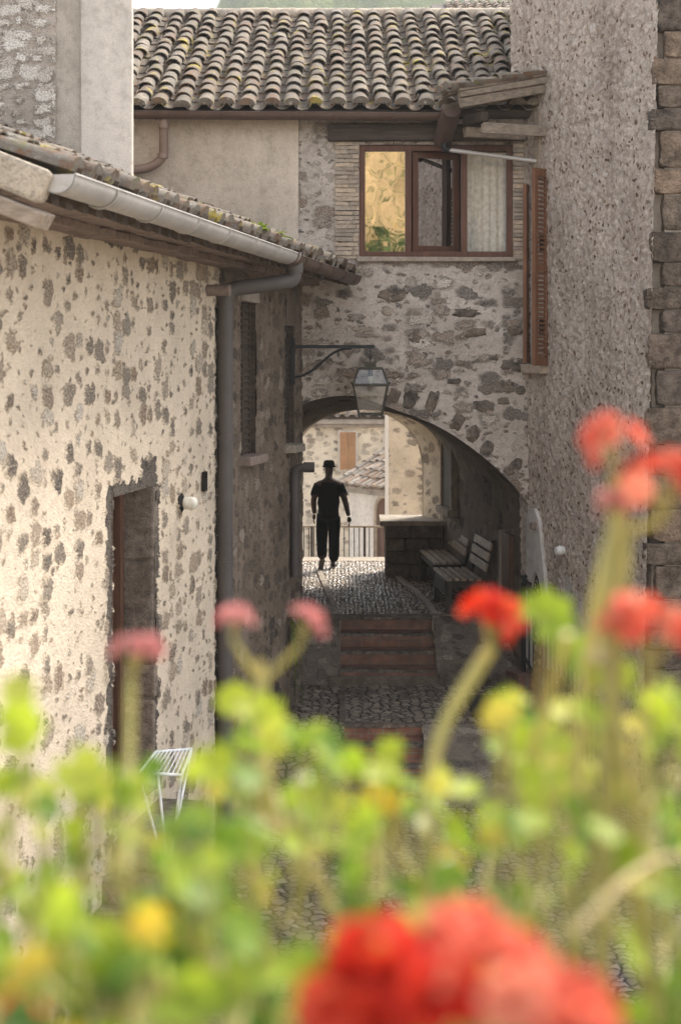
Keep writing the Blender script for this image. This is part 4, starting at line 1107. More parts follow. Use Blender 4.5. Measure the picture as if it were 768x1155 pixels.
def bench(label, O, ang, L, D, nsl, nback, apron):
    """local x along the bench (away from the viewer), y towards the wall"""
    dx = V((math.sin(-ang), math.cos(-ang), 0)); dy = V((math.cos(-ang), -math.sin(-ang), 0)); Z = V((0, 0, 1)); ax = (dx, dy, Z)
    O = V(O); o = thing('bench', label, 'bench', O, 'slatted wooden benches in the passage')
    sh = .46; mb = MB(); sw = D / nsl
    for k in range(nsl): mb.box(O + dx * L / 2 + dy * (sw * (k + .5)) + Z * sh, (L, sw - .034, .032), ax, jit=.002)
    mb.build('seat', M['bench_wood'], o, bevel=.004)
    mb = MB(); lean = V((0, 0, 1)) * .97 + dy * .22
    for k in range(nback): mb.box(O + dx * L / 2 + dy * (D + .02) + lean * (.16 + .145 * k) + Z * sh, (L, .028, .105), (dx, lean.cross(dx), lean), jit=.002)
    mb.build('backrest', M['bench_wood'], o, bevel=.004)
    for (u_, v_) in ((.08, .05), (L - .08, .05)):
        mb = MB(); mb.box(O + dx * u_ + dy * v_ + Z * (sh - .016) / 2, (.08, .07, sh - .02), ax); mb.build('leg', M['bench_dark'], o, bevel=.005)
    for u_ in (.08, L - .08):
        mb = MB(); mb.beam(O + dx * u_ + dy * (D - .02), O + dx * u_ + dy * (D + .04) + Z * sh, .07, .06); mb.beam(O + dx * u_ + dy * (D + .055) + Z * (sh - .05), O + dx * u_ + dy * (D + .05) + lean * (.145 * nback + .1) + Z * sh, .07, .05)
        mb.build('leg', M['bench_dark'], o, bevel=.005)
    mb = MB(); mb.box(O + dx * L / 2 + dy * .03 + Z * (sh - .03 - apron / 2), (L - .02, .03, apron), ax)
    for u_ in (.09, L - .09): mb.box(O + dx * u_ + dy * D / 2 + Z * (sh - .07), (.035, D, .09), ax)
    mb.build('apron', M['bench_dark'], o, bevel=.004)
bench('farther wooden bench, against the stone block, with two back slats', (1.35, 22.75, PF), R(5), 1.55, .42, 4, 2, .07)
bench('nearer and lower-looking wooden bench with three back slats and a deep front board', (1.42, 21.1, PF), R(6), 1.15, .50, 5, 3, .2)

FN = thing('metal_fence', 'thin metal picket railing at the sunlit end of the passage', 'railing', (.1, 27.35, -3.95))
mb = MB(); y = 27.35; zt_ = P(0, 594, y).z
mb.box((.2, y, zt_), (2.6, .045, .035)); mb.build('top_rail', M['slab'], FN)
mb = MB(); mb.box((.2, y, -3.82), (2.6, .03, .03)); mb.build('bottom_rail', M['pipe'], FN)
mb = MB()
for k in range(30): mb.box((-1.08 + k * .088, y, (zt_ - 3.82) / 2), (.016, .016, zt_ + 3.82))
mb.build('picket', M['pipe'], FN)
mb = MB()
for x in (-.5, .42, 1.3): mb.box((x, y, (zt_ - 3.95) / 2), (.045, .045, zt_ + 3.95))
each(mb, 'post', M['pipe'], FN)

# ================================================================== COURTYARD HOUSES BEYOND THE PASSAGE
FH = thing('far_house', 'sunlit far stone house with orange shutters seen through the arch', 'house', (0, 42, -5.6))
gridwall('wall', M['far_wall'], FH, (-5, 42), (4, 42), -5.6, -1.75, .06)
mb = MB(); mb.box((-.5, 44, -3.7), (9, 3.8, 3.8)); mb.build('core', M['plaster'], FH)
mb = MB(); mb.box((-.5, 41.85, -1.78), (9.2, .35, .14)); mb.box((-.5, 41.95, -1.90), (9.1, .2, .1)); mb.build('cornice', M['cement'], FH, bevel=.02)
mb = MB(); s2 = V((0, 1, .36)).normalized(); mb.prism([V((-5.2, 41.6, -1.7)), V((4.2, 41.6, -1.7)), V((4.2, 41.6, -1.7)) + s2 * 4.4, V((-5.2, 41.6, -1.7)) + s2 * 4.4], (0, 0, .06)); rf = mb.build('roof', M['timber_dark'], FH)
mb = MB(); tile_roof(mb, V((-4, 41.55, -1.64)), V((1, 0, 0)), s2, 26, 5, .28, .42, jit=1.2); mb.build('tiles', M['tile_far'], rf, smooth=True, angle=50)
for (x0, x1, z0, z1) in ((-.02, .41, -3.08, -2.08), (1.18, 1.62, -3.2, -2.20), (-1.7, -1.2, -3.08, -2.08)):
    mb = MB(); mb.box(((x0 + x1) / 2, 41.97, (z0 + z1) / 2), (x1 - x0 + .1, .04, z1 - z0 + .1)); wo = mb.build('window', M['plaster_light'], FH)
    mb = MB()
    for k in range(2):
        w_ = (x1 - x0) / 2; mb.box((x0 + w_ * (k + .5), 41.93, (z0 + z1) / 2), (w_ - .012, .05, z1 - z0))
        for j in range(14): mb.box((x0 + w_ * (k + .5), 41.90, z0 + .05 + (z1 - z0 - .1) * (j + .5) / 14), (w_ - .09, .02, .03))
    mb.build('shutter', M['shutter_orange'], wo)
LO = thing('low_house', 'low plastered house with a mono-pitch tile roof and arched brown door', 'house', (1.5, 36, -5.6))
lA = V((.084, 37.0, 0)); le = V((.573, -.8195, 0)); lg = V((.8195, .573, 0)); lt_ = .52
def LP(k, g, z): return lA + le * k + lg * g + V((0, 0, z))
mb = MB(); mb.prism([LP(-.0, .16, -5.6), LP(4.3, .16, -5.6), LP(4.3, 3.2, -5.6), LP(-.0, 3.2, -5.6)], (0, 0, 2.46))
mb.add([LP(0, .16, -3.14), LP(0, 3.2, -3.14), LP(0, 3.2, -3.06 + 3.2 * lt_), LP(0, .16, -3.02)], [(0, 1, 2, 3)], .5); mb.add([LP(0, 3.2, -3.14), LP(4.3, 3.2, -3.14), LP(4.3, 3.2, -3.06 + 3.2 * lt_), LP(0, 3.2, -3.06 + 3.2 * lt_)], [(0, 1, 2, 3)], .5)
mb.build('wall', M['plaster_light'], LO)
sg_ = (lg + V((0, 0, lt_))).normalized(); ql = [LP(-.15, -.1, -3.13), LP(4.4, -.1, -3.13), LP(4.4, -.1, -3.13) + sg_ * 3.9, LP(-.15, -.1, -3.13) + sg_ * 3.9]
mb = MB(); mb.prism(ql, (0, 0, .06)); rf = mb.build('roof', M['cement'], LO)
mb = MB(); tile_roof(mb, LP(-.18, -.16, -3.08), le, sg_, 21, 12, .22, .33, jit=1.5); mb.build('tiles', M['tile_far'], rf, smooth=True, angle=50)
mb = MB(); mb.beam(LP(0, .12, -3.2), LP(4.3, .12, -3.2), .1, .1); mb.build('eaves_course', M['cement'], LO)
k0_, k1_ = 1.12, 1.72
def arcp(k0, k1, zs, rise, n=10): return [(k0, -5.6)] + [(k0 + (k1 - k0) * (.5 - .5 * math.cos(math.pi * i / n)), zs + rise * math.sin(math.pi * i / n)) for i in range(n + 1)] + [(k1, -5.6)]
mb = MB(); mb.prism([LP(k, .15, z) for k, z in arcp(k0_, k1_, -3.62, .32)], lg * .05); dd = mb.build('door', M['door_wood'], LO)
mb = MB(); mb.tube([LP(k, .15, z) for k, z in arcp(k0_ - .06, k1_ + .06, -3.62, .38)], .06, 8); mb.build('surround', M['brick_thin'], dd)
SB = thing('side_house', 'pale sunlit house corner just beyond the passage exit, right of the low roof', 'house', (2.5, 31, -5.6))
gridwall('wall', M['far_wall'], SB, (.92, 30), (4.5, 30), -5.6, .5, .05)
mb = MB(); mb.box((2.73, 31.6, -2.55), (3.58, 3.1, 6.1)); mb.build('core', M['plaster'], SB)
mb = MB(); mb.box((1.95, 29.97, -2.5), (.5, .1, 6.0)); mb.build('pilaster', M['plaster_light'], SB, bevel=.02)
# house behind the arch house roof, top right
BH = thing('hilltop_house', 'pale house with a tiled roof just showing above the long roof ridge', 'house', (5, 46, -6))
mb = MB(); mb.box((5.8, 48, 1.9), (6, 4, 15.8)); mb.build('wall', M['plaster'], BH)
mb = MB(); b0 = V((2.75, 45.7, 9.85)); mb.prism([b0, b0 + V((6.2, 0, 0)), b0 + V((6.2, 0, 0)) + s2 * 2.4, b0 + s2 * 2.4], (0, 0, .08)); rf = mb.build('roof', M['timber_dark'], BH)
mb = MB(); tile_roof(mb, b0 + V((.4, -.03, .08)), V((1, 0, 0)), s2, 20, 6, .29, .42, jit=1.2); mb.build('tiles', M['tile_far'], rf, smooth=True, angle=50)

# ================================================================== MAN
MY = 25.45; MX = P(370.5, 0, MY).x
MN = thing('person', 'man in dark hat, black T-shirt and dark trousers walking away through the passage', 'person', (MX, MY, PF))
def man_pts(d): return {k: (V((MX, MY, PF)) + V(p), r) for k, (p, r) in d.items()}
body = man_pts({
    'pel': ((0, 0, .93), (.15, .115)), 'waist': ((0, .01, 1.08), (.145, .105)), 'chest': ((0, .02, 1.27), (.17, .12)), 'sho': ((.005, .02, 1.40), (.13, .09)), 'neck': ((.005, .02, 1.50), .058), 'chin': ((.008, .045, 1.56), .066), 'head': ((.008, .035, 1.64), (.083, .095)), 'crown': ((.008, .03, 1.71), (.07, .08)),
    'shl': ((-.185, .02, 1.385), .068), 'ell': ((-.245, -.02, 1.12), .052), 'wrl': ((-.23, .08, .90), .036),
    'shr': ((.195, .02, 1.385), .068), 'elr': ((.27, -.05, 1.12), .052), 'wrr': ((.33, -.03, .87), .036),
    'hl': ((-.09, 0, .86), .10), 'kl': ((-.11, .03, .50), .065), 'al': ((-.10, -.25, .20), .042), 'tl': ((-.12, -.16, .07), .035),
    'hr': ((.09, 0, .86), .10), 'kr': ((.075, .13, .50), .065), 'ar': ((.07, .22, .10), .042), 'tr': ((.09, .38, .035), .035)})
edges = [('pel', 'waist'), ('waist', 'chest'), ('chest', 'sho'), ('sho', 'neck'), ('neck', 'chin'), ('chin', 'head'), ('head', 'crown'), ('sho', 'shl'), ('shl', 'ell'), ('ell', 'wrl'), ('sho', 'shr'), ('shr', 'elr'), ('elr', 'wrr'), ('pel', 'hl'), ('hl', 'kl'), ('kl', 'al'), ('al', 'tl'), ('pel', 'hr'), ('hr', 'kr'), ('kr', 'ar'), ('ar', 'tr')]
mb = MB(); vs, fs = skin(body, edges, 'pel', 2); mb.add(vs, fs, .5)
def hand(w, side, fwd):
    w = V((MX, MY, PF)) + V(w); dn = V((side * .12, fwd, -1)).normalized(); fd = V((0, 1, 0))
    pts = {'w': (w, .030), 'p': (w + dn * .05, (.020, .040)), 'k': (w + dn * .095, (.016, .042))}; ed = [('w', 'p'), ('p', 'k')]
    vs, fs = skin(pts, ed, 'w', 2); mb.add(vs, fs, .5)
    for i, ln in enumerate((.070, .080, .074, .058)):
        b = w + dn * .088 + fd * (.030 - .020 * i)
        q = {'a': (b, .0095), 'b': (b + dn * ln * .45, .009), 'c': (b + dn * ln * .8 + V((-side * .012, 0, 0)), .0082), 'd': (b + dn * ln + V((-side * .028, 0, 0)), .007)}
        vs, fs = skin(q, [('a', 'b'), ('b', 'c'), ('c', 'd')], 'a', 1); mb.add(vs, fs, .5)
    b = w + dn * .03 + fd * .028
    q = {'a': (b, .012), 'b': (b + dn * .035 + fd * .022, .0105), 'c': (b + dn * .07 + fd * .024 + V((-side * .008, 0, 0)), .0085)}
    vs, fs = skin(q, [('a', 'b'), ('b', 'c')], 'a', 1); mb.add(vs, fs, .5)
hand((-.23, .08, .90), -1, .15); hand((.33, -.03, .87), 1, 0)
for s_ in (-1, 1): mb.lump(V((MX + .008 + s_ * .088, MY + .03, PF + 1.63)), (.02, .04, .065), None, 1, .05)     # ears
mb.lump(V((MX + .008, MY + .145, PF + 1.615)), (.03, .04, .045), None, 1, .05)                              # nose
mb.build('body', M['skin'], MN, smooth=True, angle=80)
shirt = man_pts({'hem': ((0, 0, .80), (.20, .155)), 'mid': ((0, 0, .92), (.18, .135)), 'waist': ((0, .005, 1.02), (.18, .135)), 'chest': ((0, .02, 1.26), (.20, .145)), 'sho': ((.005, .02, 1.405), (.125, .10)), 'col': ((.005, .02, 1.475), .075),
    'shl': ((-.180, .02, 1.365), .078), 'sll': ((-.245, .01, 1.17), .080), 'shr': ((.190, .02, 1.365), .078), 'slr': ((.265, -.01, 1.17), .080)})
mb = MB(); vs, fs = skin(shirt, [('hem', 'mid'), ('mid', 'waist'), ('waist', 'chest'), ('chest', 'sho'), ('sho', 'col'), ('sho', 'shl'), ('shl', 'sll'), ('sho', 'shr'), ('shr', 'slr')], 'chest', 2); mb.add(vs, fs, .5); mb.build('shirt', M['shirt'], MN, smooth=True, angle=80)
tr_ = man_pts({'pel': ((0, 0, .95), (.165, .13)), 'hl': ((-.095, 0, .82), (.115, .12)), 'kl': ((-.11, .03, .50), .098), 'al': ((-.10, -.22, .21), .082), 'hr': ((.095, 0, .82), (.115, .12)), 'kr': ((.09, .13, .50), .098), 'ar': ((.085, .20, .10), .085)})
mb = MB(); vs, fs = skin(tr_, [('pel', 'hl'), ('hl', 'kl'), ('kl', 'al'), ('pel', 'hr'), ('hr', 'kr'), ('kr', 'ar')], 'pel', 2); mb.add(vs, fs, .5); mb.build('trousers', M['trousers'], MN, smooth=True, angle=80)
mb = MB(); hc = V((MX + .008, MY + .03, PF + 1.68)); mb.lathe(hc, [(.085, -.01), (.110, -.012), (.112, 0), (.096, .012), (.092, .045), (.082, .085), (.062, .10), (.025, .088)], 24); mb.build('hat', M['hat'], MN, smooth=True)
for (a, b, c) in (((-.10, -.27, .20), (-.125, -.15, .07), 0), ((.068, .17, .05), (.09, .38, .035), 1)):
    q = man_pts({'h': (a, .05), 'm': (tuple((i + j) / 2 for i, j in zip(a, b)), .047), 't': (b, .040)})
    mb = MB(); vs, fs = skin(q, [('h', 'm'), ('m', 't')], 'h', 2); mb.add(vs, fs, .5); sh_ = mb.build('shoe', M['shoe'], MN, smooth=True, angle=80)
    mb = MB(); A3 = V((MX, MY, PF)) + V(a); B3 = V((MX, MY, PF)) + V(b); d = (B3 - A3).normalized(); nn = d.cross(V((1, 0, 0))).normalized(); nn = nn if nn.z < 0 else -nn
    mb.beam(A3 - d * .05 + nn * .045, B3 + d * .04 + nn * .035, .085, .02); mb.build('sole', M['sole'], sh_, bevel=.008)

# ================================================================== SMALL THINGS
# folding drying rack by the doorway
k0 = P(188, 866, 11.6)
DR = thing('drying_rack', 'white wire clothes drying rack standing by the cream wall below the doorway', 'drying rack', (k0.x, k0.y, ST))
mb = MB(); a, b, c, d = P(157, 872, 11.3), P(176, 848, 11.9), P(216, 845, 12.1), P(205, 874, 11.4)
for p, q in ((a, b), (b, c), (c, d), (d, a)): mb.tube([p, q], .011, 8)
mb.build('frame', M['white_wire'], DR)
mb = MB()
for k in range(1, 9): mb.tube([a.lerp(d, k / 9), b.lerp(c, k / 9)], .005, 6)
mb.build('wire', M['white_wire'], DR)
for p, q in ((a, c), (b, d)):
    mb = MB(); mb.tube([p, V((q.x, q.y, ST))], .010, 8); mb.build('leg', M['white_wire'], DR)
    mb = MB(); mb.tube([q, V((p.x, p.y, ST))], .010, 8); mb.build('leg', M['white_wire'], DR)

def leafblade(mb, p, d, n, L, W_, tint, droop=.3):
    s_ = d.cross(n).normalized(); vs = []; m = 5
    for k in range(m + 1):
        t_ = k / m; w_ = W_ * math.sin(math.pi * min(.97, .08 + t_ * .9)) ; c = p + d * L * t_ - V((0, 0, 1)) * droop * L * t_ * t_
        vs += [c - s_ * w_ / 2, c + s_ * w_ / 2 + n * .01]
    mb.add(vs, [(2 * k, 2 * k + 1, 2 * k + 3, 2 * k + 2) for k in range(m)], tint)
# dark weed on the wall foot
b0 = LW(18.2, -3.05, .05)
WD = thing('wall_weed', 'dark leafy weed hanging from the left wall foot beside the steps', 'plant', b0)
mb = MB(); st_ = MB()
for k in range(12):
    q = b0 + V((U(.0, .1), U(-.2, .2), U(-1.0, .1))); st_.tube([b0, (b0 + q) / 2 + V((.05, 0, 0)), q], .006, 5)
    for j in range(5):
        d = V((U(.1, 1), U(-.8, .5), U(-.6, .5))).normalized(); leafblade(mb, q + V((0, 0, U(-.1, .1))), d, V((0, 0, 1)), U(.10, .2), U(.03, .05), random.random())
mb.build('foliage', M['weed'], WD); st_.build('stem', M['weed'], WD)
# green tufts on the left roof
for i, (y, nn_, lab) in enumerate(((13.75, 34, 'bright green weed tuft growing among the eave tiles above the gutter'), (14.6, 14, 'smaller sparse grass tuft on the eave tiles farther along the gutter'))):
    b0 = V((Xg(y) - .02, y, 1.09)); mb = MB()
    for k in range(nn_):
        d = V((U(-.5, .8), U(-.8, .8), U(.4, 1))).normalized(); leafblade(mb, b0 + gd * U(-.22, .22), d, V((0, 0, 1)), U(.08, .16), U(.015, .035), U(.6, 1), .5)
    tag(mb.build('roof_weed', M['weed'], base=b0), lab, 'plant', 'weeds on the eave tiles')

# ================================================================== GERANIUMS IN FRONT OF THE LENS
BW = thing('balcony_wall', 'plastered balcony parapet below the flowers', 'wall', (0, 1.1, ST))
mb = MB(); mb.box((0, 1.05, (ST - .95) / 2), (5, .5, -.95 - ST)); mb.build('wall', M['plaster'], BW, bevel=.01)
PB = thing('planter', 'long terracotta planter on the balcony parapet holding the geraniums', 'planter', (0, 1.08, -.95))
mb = MB(); mb.box((0, 1.08, -.93), (1.5, .34, .03))
for sx in (-1, 1): mb.box((sx * .735, 1.08, -.79), (.03, .34, .26))
for sy in (-1, 1): mb.box((0, 1.08 + sy * .155, -.79), (1.44, .03, .26)); mb.box((0, 1.08 + sy * .165, -.665), (1.52, .04, .03))
mb.build('trough', M['terracotta'], PB, bevel=.006)
mb = MB(); mb.box((0, 1.08, -.74), (1.43, .27, .1), jit=.01); mb.build('soil', M['soil'], PB)

def gleaf(mb, c, n, size, tint):
    """a round, shallowly lobed, cupped geranium leaf"""
    n = n.normalized(); a = n.orthogonal().normalized(); rot = U(0, 6.28); b = n.cross(a); a, b = a * math.cos(rot) + b * math.sin(rot), b * math.cos(rot) - a * math.sin(rot)
    vs = [c - n * size * .10]; N = 28
    for rr, lift in ((.55, .02), (1.0, .10)):
        for k in range(N):
            th = 2 * math.pi * k / N
            r = size * rr * (1 + (.10 * math.cos(7 * th) + .04 * math.cos(15 * th)) * (rr > .6))
            if abs(((th + math.pi) % (2 * math.pi)) - math.pi) > 2.85: r *= .55
            vs.append(c + a * r * math.cos(th) + b * r * math.sin(th) + n * size * (lift + .06 * math.cos(7 * th) * rr))
    fs = [(0, 1 + k, 1 + (k + 1) % N) for k in range(N)] + [(1 + k, 1 + N + k, 1 + N + (k + 1) % N, 1 + (k + 1) % N) for k in range(N)]
    mb.add(vs, fs, tint)
def petal(mb, c, d, n, L, W_, tint):
    s_ = d.cross(n).normalized(); vs = [c]; 
    for k in range(9):
        th = -1.35 + 2.7 * k / 8; vs.append(c + d * (L * (.35 + .65 * math.cos(th))) * 1.0 + s_ * W_ * math.sin(th) * .62 + n * .003 * math.sin(k * 2))
    mb.add(vs, [(0, k, k + 1) for k in range(1, 9)], tint)
def bloom(mb, ped, c, rad, n, psize, flat=.7):
    top = V((0, 0, 1))
    for i in range(n):
        d = V((U(-1, 1), U(-1, 1), U(-.35, 1))).normalized(); d.z *= flat
        p = c + d * rad * U(.55, 1); nn_ = (d + V((0, -.35, .2))).normalized(); a = nn_.orthogonal().normalized(); b = nn_.cross(a); r0 = U(0, 6)
        if ped is not None: ped.tube([c - V((0, 0, rad * .9)), p - nn_ * .01], .0014, 5)
        tb = random.random()
        for k in range(5):
            th = r0 + k * 2 * math.pi / 5; dd_ = (a * math.cos(th) + b * math.sin(th) + nn_ * .28).normalized(); petal(mb, p, dd_, nn_, psize, psize, max(0, min(1, tb * .7 + U(0, .3))))

def contour(px):
    pts = [(-60, 850), (0, 855), (60, 885), (110, 862), (200, 868), (250, 815), (290, 790), (340, 800), (380, 845), (430, 872), (480, 880), (530, 850), (570, 790), (620, 775), (690, 800), (768, 770), (840, 760)]
    for (a, b), (c, d) in zip(pts, pts[1:]):
        if a <= px <= c: return b + (d - b) * (px - a) / (c - a)
    return 850
random.seed(21)
spec = [  # (pixel column of the root, label)
    (20, 'yellow-green geranium at the left end of the planter with a low red bloom'),
    (150, 'geranium with one tall withered pink flower head beside the dark doorway'),
    (290, 'geranium with two withered pink heads on a forked stalk in front of the left wall'),
    (400, 'low geranium carrying the big blurred red bloom at the bottom'),
    (490, 'geranium with a single bright red flower head in front of the benches'),
    (640, 'geranium with a thick tall stalk and orange-red blooms in front of the tower'),
    (740, 'leafy geranium at the right end with a broad coral bloom')]
plants = []
for px, lab in spec:
    Yb_ = U(1.02, 1.14); x = (px - 384) / F * 1.25
    plants.append(dict(x=x, px=px, root=V((x, Yb_, -.70)), o=thing('geranium', lab, 'plant', V((x, Yb_, -.70)), 'geraniums in the planter'), leaf=MB(), stem=MB()))
def nearest(X): return min(plants, key=lambda p: abs(p['x'] - X * 1.25))
def stalk(pl, pts, r0, r1, tint=None):
    pts = bez(pts, 4) if len(pts) > 2 else pts
    if r0 > .0048: r0, r1 = r0 * .62, r1 * .62
    n = len(pts); pl['stem'].tube(pts, [r0 + (r1 - r0) * i / (n - 1) for i in range(n)], 8, tint=U(.2, .9) if tint is None else tint)
# leaves
cnt = 0
while cnt < 560:
    px = U(-40, 810); top = contour(px); py = top + (1200 - top) * (random.random() ** 1.15)
    gap = 0
    for (gx, gy, rx, ry, k_) in ((455, 985, 50, 50, .85), (690, 1060, 95, 75, .8), (60, 950, 90, 55, .55), (760, 880, 26, 30, .7), (560, 880, 50, 50, .5), (420, 1000, 80, 50, .5), (300, 1040, 60, 50, .4)):
        if ((px - gx) / rx) ** 2 + ((py - gy) / ry) ** 2 < 1: gap = max(gap, k_)
    if random.random() < gap: continue
    if noise.noise(V((px * .016, py * .018, 4.2))) < -.16 and random.random() < .8: continue
    near_ = (py - top) / (1200 - top)
    d = U(1.25, 1.75) - .45 * near_ * random.random() - .15 * near_
    p = P(px, py, d); pl = nearest(p.x / d); size = U(.008, .017) * (1 + .3 * near_)
    n = V((U(-.6, .9), U(-1.0, .2), U(.15, 1.0)))
    tint = min(1, max(0, .78 - .38 * near_ + U(-.46, .24))) if random.random() > .05 else U(.93, 1)
    gleaf(pl['leaf'], p, n, size, tint)
    q = p - V((U(-.02, .02), .02, U(.05, .09))); hub = V((pl['x'] + (p.x - pl['x']) * .5, (p.y + pl['root'].y) / 2 + .05, min(-.42, p.z - .10)))
    stalk(pl, [p + (hub - p) * .55, q, p - n.normalized() * .003], .0016, .0011, U(0, .6))
    if cnt % 9 == 0: stalk(pl, [p, q, hub], .0016, .0022, U(0, .5)); stalk(pl, [pl['root'], (pl['root'] + hub) / 2 + V((U(-.02, .02), .02, .02)), hub], .0042, .0026, U(0, .5))
    cnt += 1
# stray higher leaves
for (px, py, d, s_, ti) in ((616, 695, 1.45, .026, .55), (645, 738, 1.45, .022, .45), (570, 800, 1.45, .018, .7), (265, 790, 1.5, .018, .8), (300, 800, 1.42, .016, .8), (312, 830, 1.4, .018, .9), (440, 850, 1.45, .015, .75), (735, 800, 1.4, .02, .7), (600, 830, 1.4, .02, .75), (90, 870, 1.3, .022, .86), (240, 860, 1.4, .02, .8), (20, 820, 1.15, .02, .75), (690, 760, 1.3, .02, .7), (430, 900, 1.45, .018, .99), (170, 1045, 1.0, .014, .99), (20, 780, 1.2, .014, .9)):
    p = P(px, py, d); pl = nearest(p.x / d); gleaf(pl['leaf'], p, V((U(-.3, .6), -.8, U(.2, .7))), s_, ti); stalk(pl, [P(px + U(-30, 30), py + 130, d), p], .002, .0015)
def flower(pl, name, mat, px, py, d, rad, n, psize, path, r0, r1, label=None, flat=.7):
    c = P(px, py, d); mb = MB(); ped = MB(); bloom(mb, ped, c, rad, n, psize, flat)
    o = mb.build(name, M[mat], pl['o'])
    if label: o['label'] = label
    ped.build('pedicel', M['stem'], o)
    stalk(pl, [P(a, b, e) for a, b, e in path] + [c - V((0, 0, rad * .85))], r0, r1, .5)
    f0 = P(*path[0]); stalk(pl, [pl['root'], (pl['root'] + f0) / 2 + V((0, .03, -.02)), f0], .0044, .0044, .4)
    return o
g0, g1, g2, g3, g4, g5, g6 = plants
flower(g0, 'flower_head', 'petal_red', 22, 1142, .92, .012, 7, .009, [(20, 1180, .92)], .003, .002)
flower(g1, 'flower_head', 'petal_pink', 148, 738, 1.45, .028, 6, .012, [(140, 1000, 1.3), (146, 860, 1.42)], .0075, .0065, 'withered pink flower head')
flower(g2, 'flower_head', 'petal_pink', 262, 702, 1.5, .018, 5, .011, [(292, 770, 1.5)], .005, .004, 'withered pink flower head leaning left'); flower(g2, 'flower_head', 'petal_pink', 338, 706, 1.5, .022, 6, .011, [(296, 770, 1.5)], .005, .004, 'withered pink flower head leaning right')
stalk(g2, [P(392, 1100, 1.3), P(375, 1010, 1.36), P(315, 930, 1.42), P(297, 850, 1.48), P(293, 745, 1.5)], .0075, .008, .6); stalk(g2, [P(270, 915, 1.4), P(370, 960, 1.38)], .005, .006, .8)
flower(g3, 'flower_head', 'petal_red', 425, 1085, .84, .024, 8, .017, [(420, 1200, .84)], .004, .003, flat=.7)
for (px, py, d_) in ((525, 1065, .86), (500, 1125, .80), (600, 1130, .84), (395, 1145, .82), (560, 1095, .74), (640, 1150, .76)): flower(g3, 'flower_head', 'petal_coral' if px in (525, 600, 560, 640) else 'petal_red', px, py, d_, .024, 8, .017, [(px - 20, 1220, d_)], .004, .003, flat=.55)
flower(g4, 'flower_head', 'petal_red', 553, 697, 1.5, .033, 6, .018, [(478, 905, 1.42), (497, 820, 1.46)], .0085, .0105, 'bright red flower head', .65)
flower(g5, 'flower_head', 'petal_coral', 693, 503, 1.32, .028, 6, .014, [(690, 590, 1.32)], .006, .006, 'orange-red flower head on the tall stalk'); flower(g5, 'flower_head', 'petal_coral', 748, 545, 1.30, .036, 7, .016, [(706, 600, 1.32)], .006, .005); flower(g5, 'bud_cluster', 'petal_pink', 690, 568, 1.32, .014, 6, .010, [(695, 620, 1.32)], .006, .005)
stalk(g5, [P(640, 930, 1.28), P(655, 830, 1.3), P(668, 700, 1.32), P(700, 575, 1.32)], .0095, .0125, .5); stalk(g5, [P(590, 880, 1.34), P(622, 780, 1.34), P(640, 715, 1.32)], .006, .007, .6)
flower(g6, 'flower_head', 'petal_coral', 732, 708, 1.28, .040, 7, .017, [(720, 860, 1.26)], .006, .005, flat=.5); flower(g6, 'bud_cluster', 'bud', 680, 745, 1.3, .012, 5, .009, [(700, 830, 1.28)], .005, .004)
stalk(g6, [P(640, 1060, 1.05), P(720, 975, 1.12), P(790, 960, 1.2)], .0032, .003, .9)
for (px, py, d, pl) in ((341, 880, 1.35, g2), (342, 921, 1.33, g2), (505, 975, 1.25, g4), (476, 930, 1.3, g4)):  # small white beads stand in for out-of-focus glints
    mb = MB(); c = P(px, py, d); mb.lathe(c, [(.002, -.005), (.006, -.002), (.0065, .002), (.003, .006)], 10); mb.build('glint_bead', M['glint_bead'], pl['o'], smooth=True); stalk(pl, [c - V((0, -.02, .08)), c], .0015, .001)
for pl in plants:
    pl['leaf'].build('foliage', M['leaf'], pl['o'], smooth=True, angle=180); pl['stem'].build('stem', M['stem'], pl['o'], smooth=True, angle=60)

# ================================================================== WHAT THE WINDOW PANES REFLECT (behind the viewer)
OH = thing('ochre_house', 'sunlit ochre house across the lane, mirrored in the left window pane', 'house', (2, -14, -6))
nrmO = V((.5, .866, 0)); dO = V((-.866, .5, 0)); oc = V((1.8, -14, 2.5)); axO = (dO, nrmO, V((0, 0, 1)))
mb = MB(); mb.box(oc - nrmO * 2, (9, 4, 17), axO); mb.build('wall', M['ochre'], OH)
for (u_, z) in ((-2.9, 3.0), (-2.9, 7), (3.0, 7), (3.0, 3)):
    mb = MB(); mb.box(oc + dO * u_ + V((0, 0, z - 1.5)), (.9, .1, 1.5), axO); wo = mb.build('window', M['window_wood'], OH); mb = MB(); mb.box(oc + dO * u_ + V((0, 0, z - 1.5)) + nrmO * .05, (.7, .03, 1.3), axO); mb.build('pane', M['black'], wo)
mb = MB(); mb.box(oc - nrmO * 1.9 + V((0, 0, 8.7)), (9.8, 5, .3), axO); mb.build('roof', M['terracotta'], OH)
TR = thing('leafy_tree', 'green tree before the ochre house, mirrored in the left window pane', 'tree', (1.5, -11, -6))
mb = MB(); mb.tube([V((1.5, -11, -6.5)), V((1.45, -11, -2)), V((1.35, -11.1, 1.0)), V((1.3, -11, 3.0))], [.22, .18, .12, .05], 10); mb.build('trunk', M['bark'], TR)
mb = MB()
for k in range(1500):
    d = V((U(-1, 1), U(-1, 1), U(-1, 1)));
    if d.length > 1: continue
    p = V((1.3, -11, 2.9)) + V((d.x * 1.3, d.y * 1.2, d.z * 1.3)); leafblade(mb, p, V((U(-1, 1), U(-1, 1), U(-1, .5))).normalized(), V((U(-1, 1), U(-1, 1), 1)).normalized(), U(.15, .3), U(.08, .14), random.random() * .84)
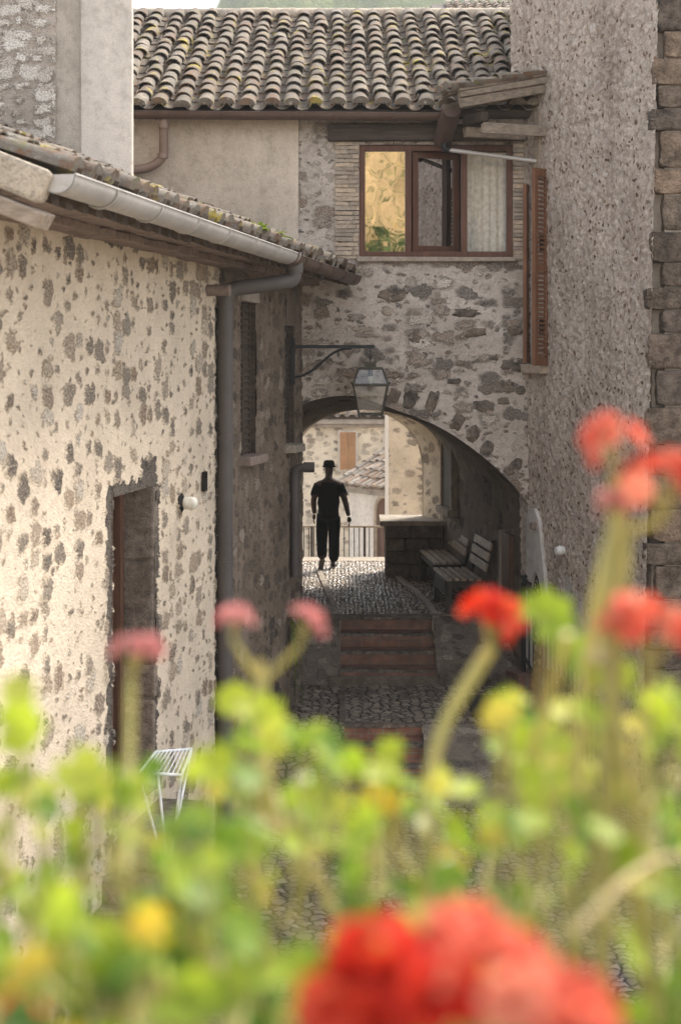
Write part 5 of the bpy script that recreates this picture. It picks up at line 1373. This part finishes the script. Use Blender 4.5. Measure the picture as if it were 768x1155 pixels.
for k in range(520):
    leafblade(mb, V((1.3 + U(-1.2, 1.2), -11 + U(-1, 1), 3.4 + 4.2 * random.random())), V((U(-1, 1), U(-1, 1), U(-1, .5))).normalized(), V((U(-1, 1), U(-1, 1), 1)).normalized(), U(.07, .17), U(.04, .09), U(.5, 1))
mb.build('crown', M['tree_leaf'], TR)

# ================================================================== LIGHT, SKY, CAMERA
az, el = R(38), R(46)
S = V((math.sin(az) * math.cos(el), math.cos(az) * math.cos(el), math.sin(el)))
sun = bpy.data.lights.new('sun', 'SUN'); sun.energy = 2.0; sun.angle = R(14); sun.color = (1, .93, .83)
so_ = bpy.data.objects.new('sun', sun); COL.objects.link(so_); so_.rotation_euler = (-S).to_track_quat('-Z', 'Y').to_euler(); so_.location = S * 50
wd = bpy.data.worlds.new('World'); sc.world = wd; wd.use_nodes = True; nt = wd.node_tree
sky = nt.nodes.new('ShaderNodeTexSky'); sky.sky_type = 'NISHITA'; sky.sun_disc = False; sky.sun_elevation = el; sky.sun_rotation = az
sky.air_density = 1.0; sky.dust_density = 1.2; sky.ozone_density = .6
hs = nt.nodes.new('ShaderNodeHueSaturation'); hs.inputs['Saturation'].default_value = .30; nt.links.new(sky.outputs[0], hs.inputs['Color'])
bg = nt.nodes['Background']; nt.links.new(hs.outputs[0], bg.inputs[0]); bg.inputs[1].default_value = .15
cam = bpy.data.cameras.new('camera'); co = bpy.data.objects.new('camera', cam); COL.objects.link(co)
co.location = EYE; co.rotation_euler = (R(90), 0, 0)
cam.sensor_fit = 'VERTICAL'; cam.sensor_height = 36; cam.lens = F / 1155 * 36; cam.shift_y = -177.5 / 1155
cam.clip_start = .05; cam.clip_end = 4000
cam.dof.use_dof = True; cam.dof.focus_distance = 20.0; cam.dof.aperture_fstop = 3.0
sc.camera = co
sc.view_settings.view_transform = 'Standard'; sc.view_settings.look = 'None'; sc.view_settings.gamma = 1; sc.view_settings.exposure = 1.88
sc.cycles.use_denoising = True; sc.cycles.max_bounces = 6; sc.cycles.diffuse_bounces = 4; sc.cycles.transparent_max_bounces = 12; sc.cycles.caustics_reflective = False; sc.cycles.caustics_refractive = False
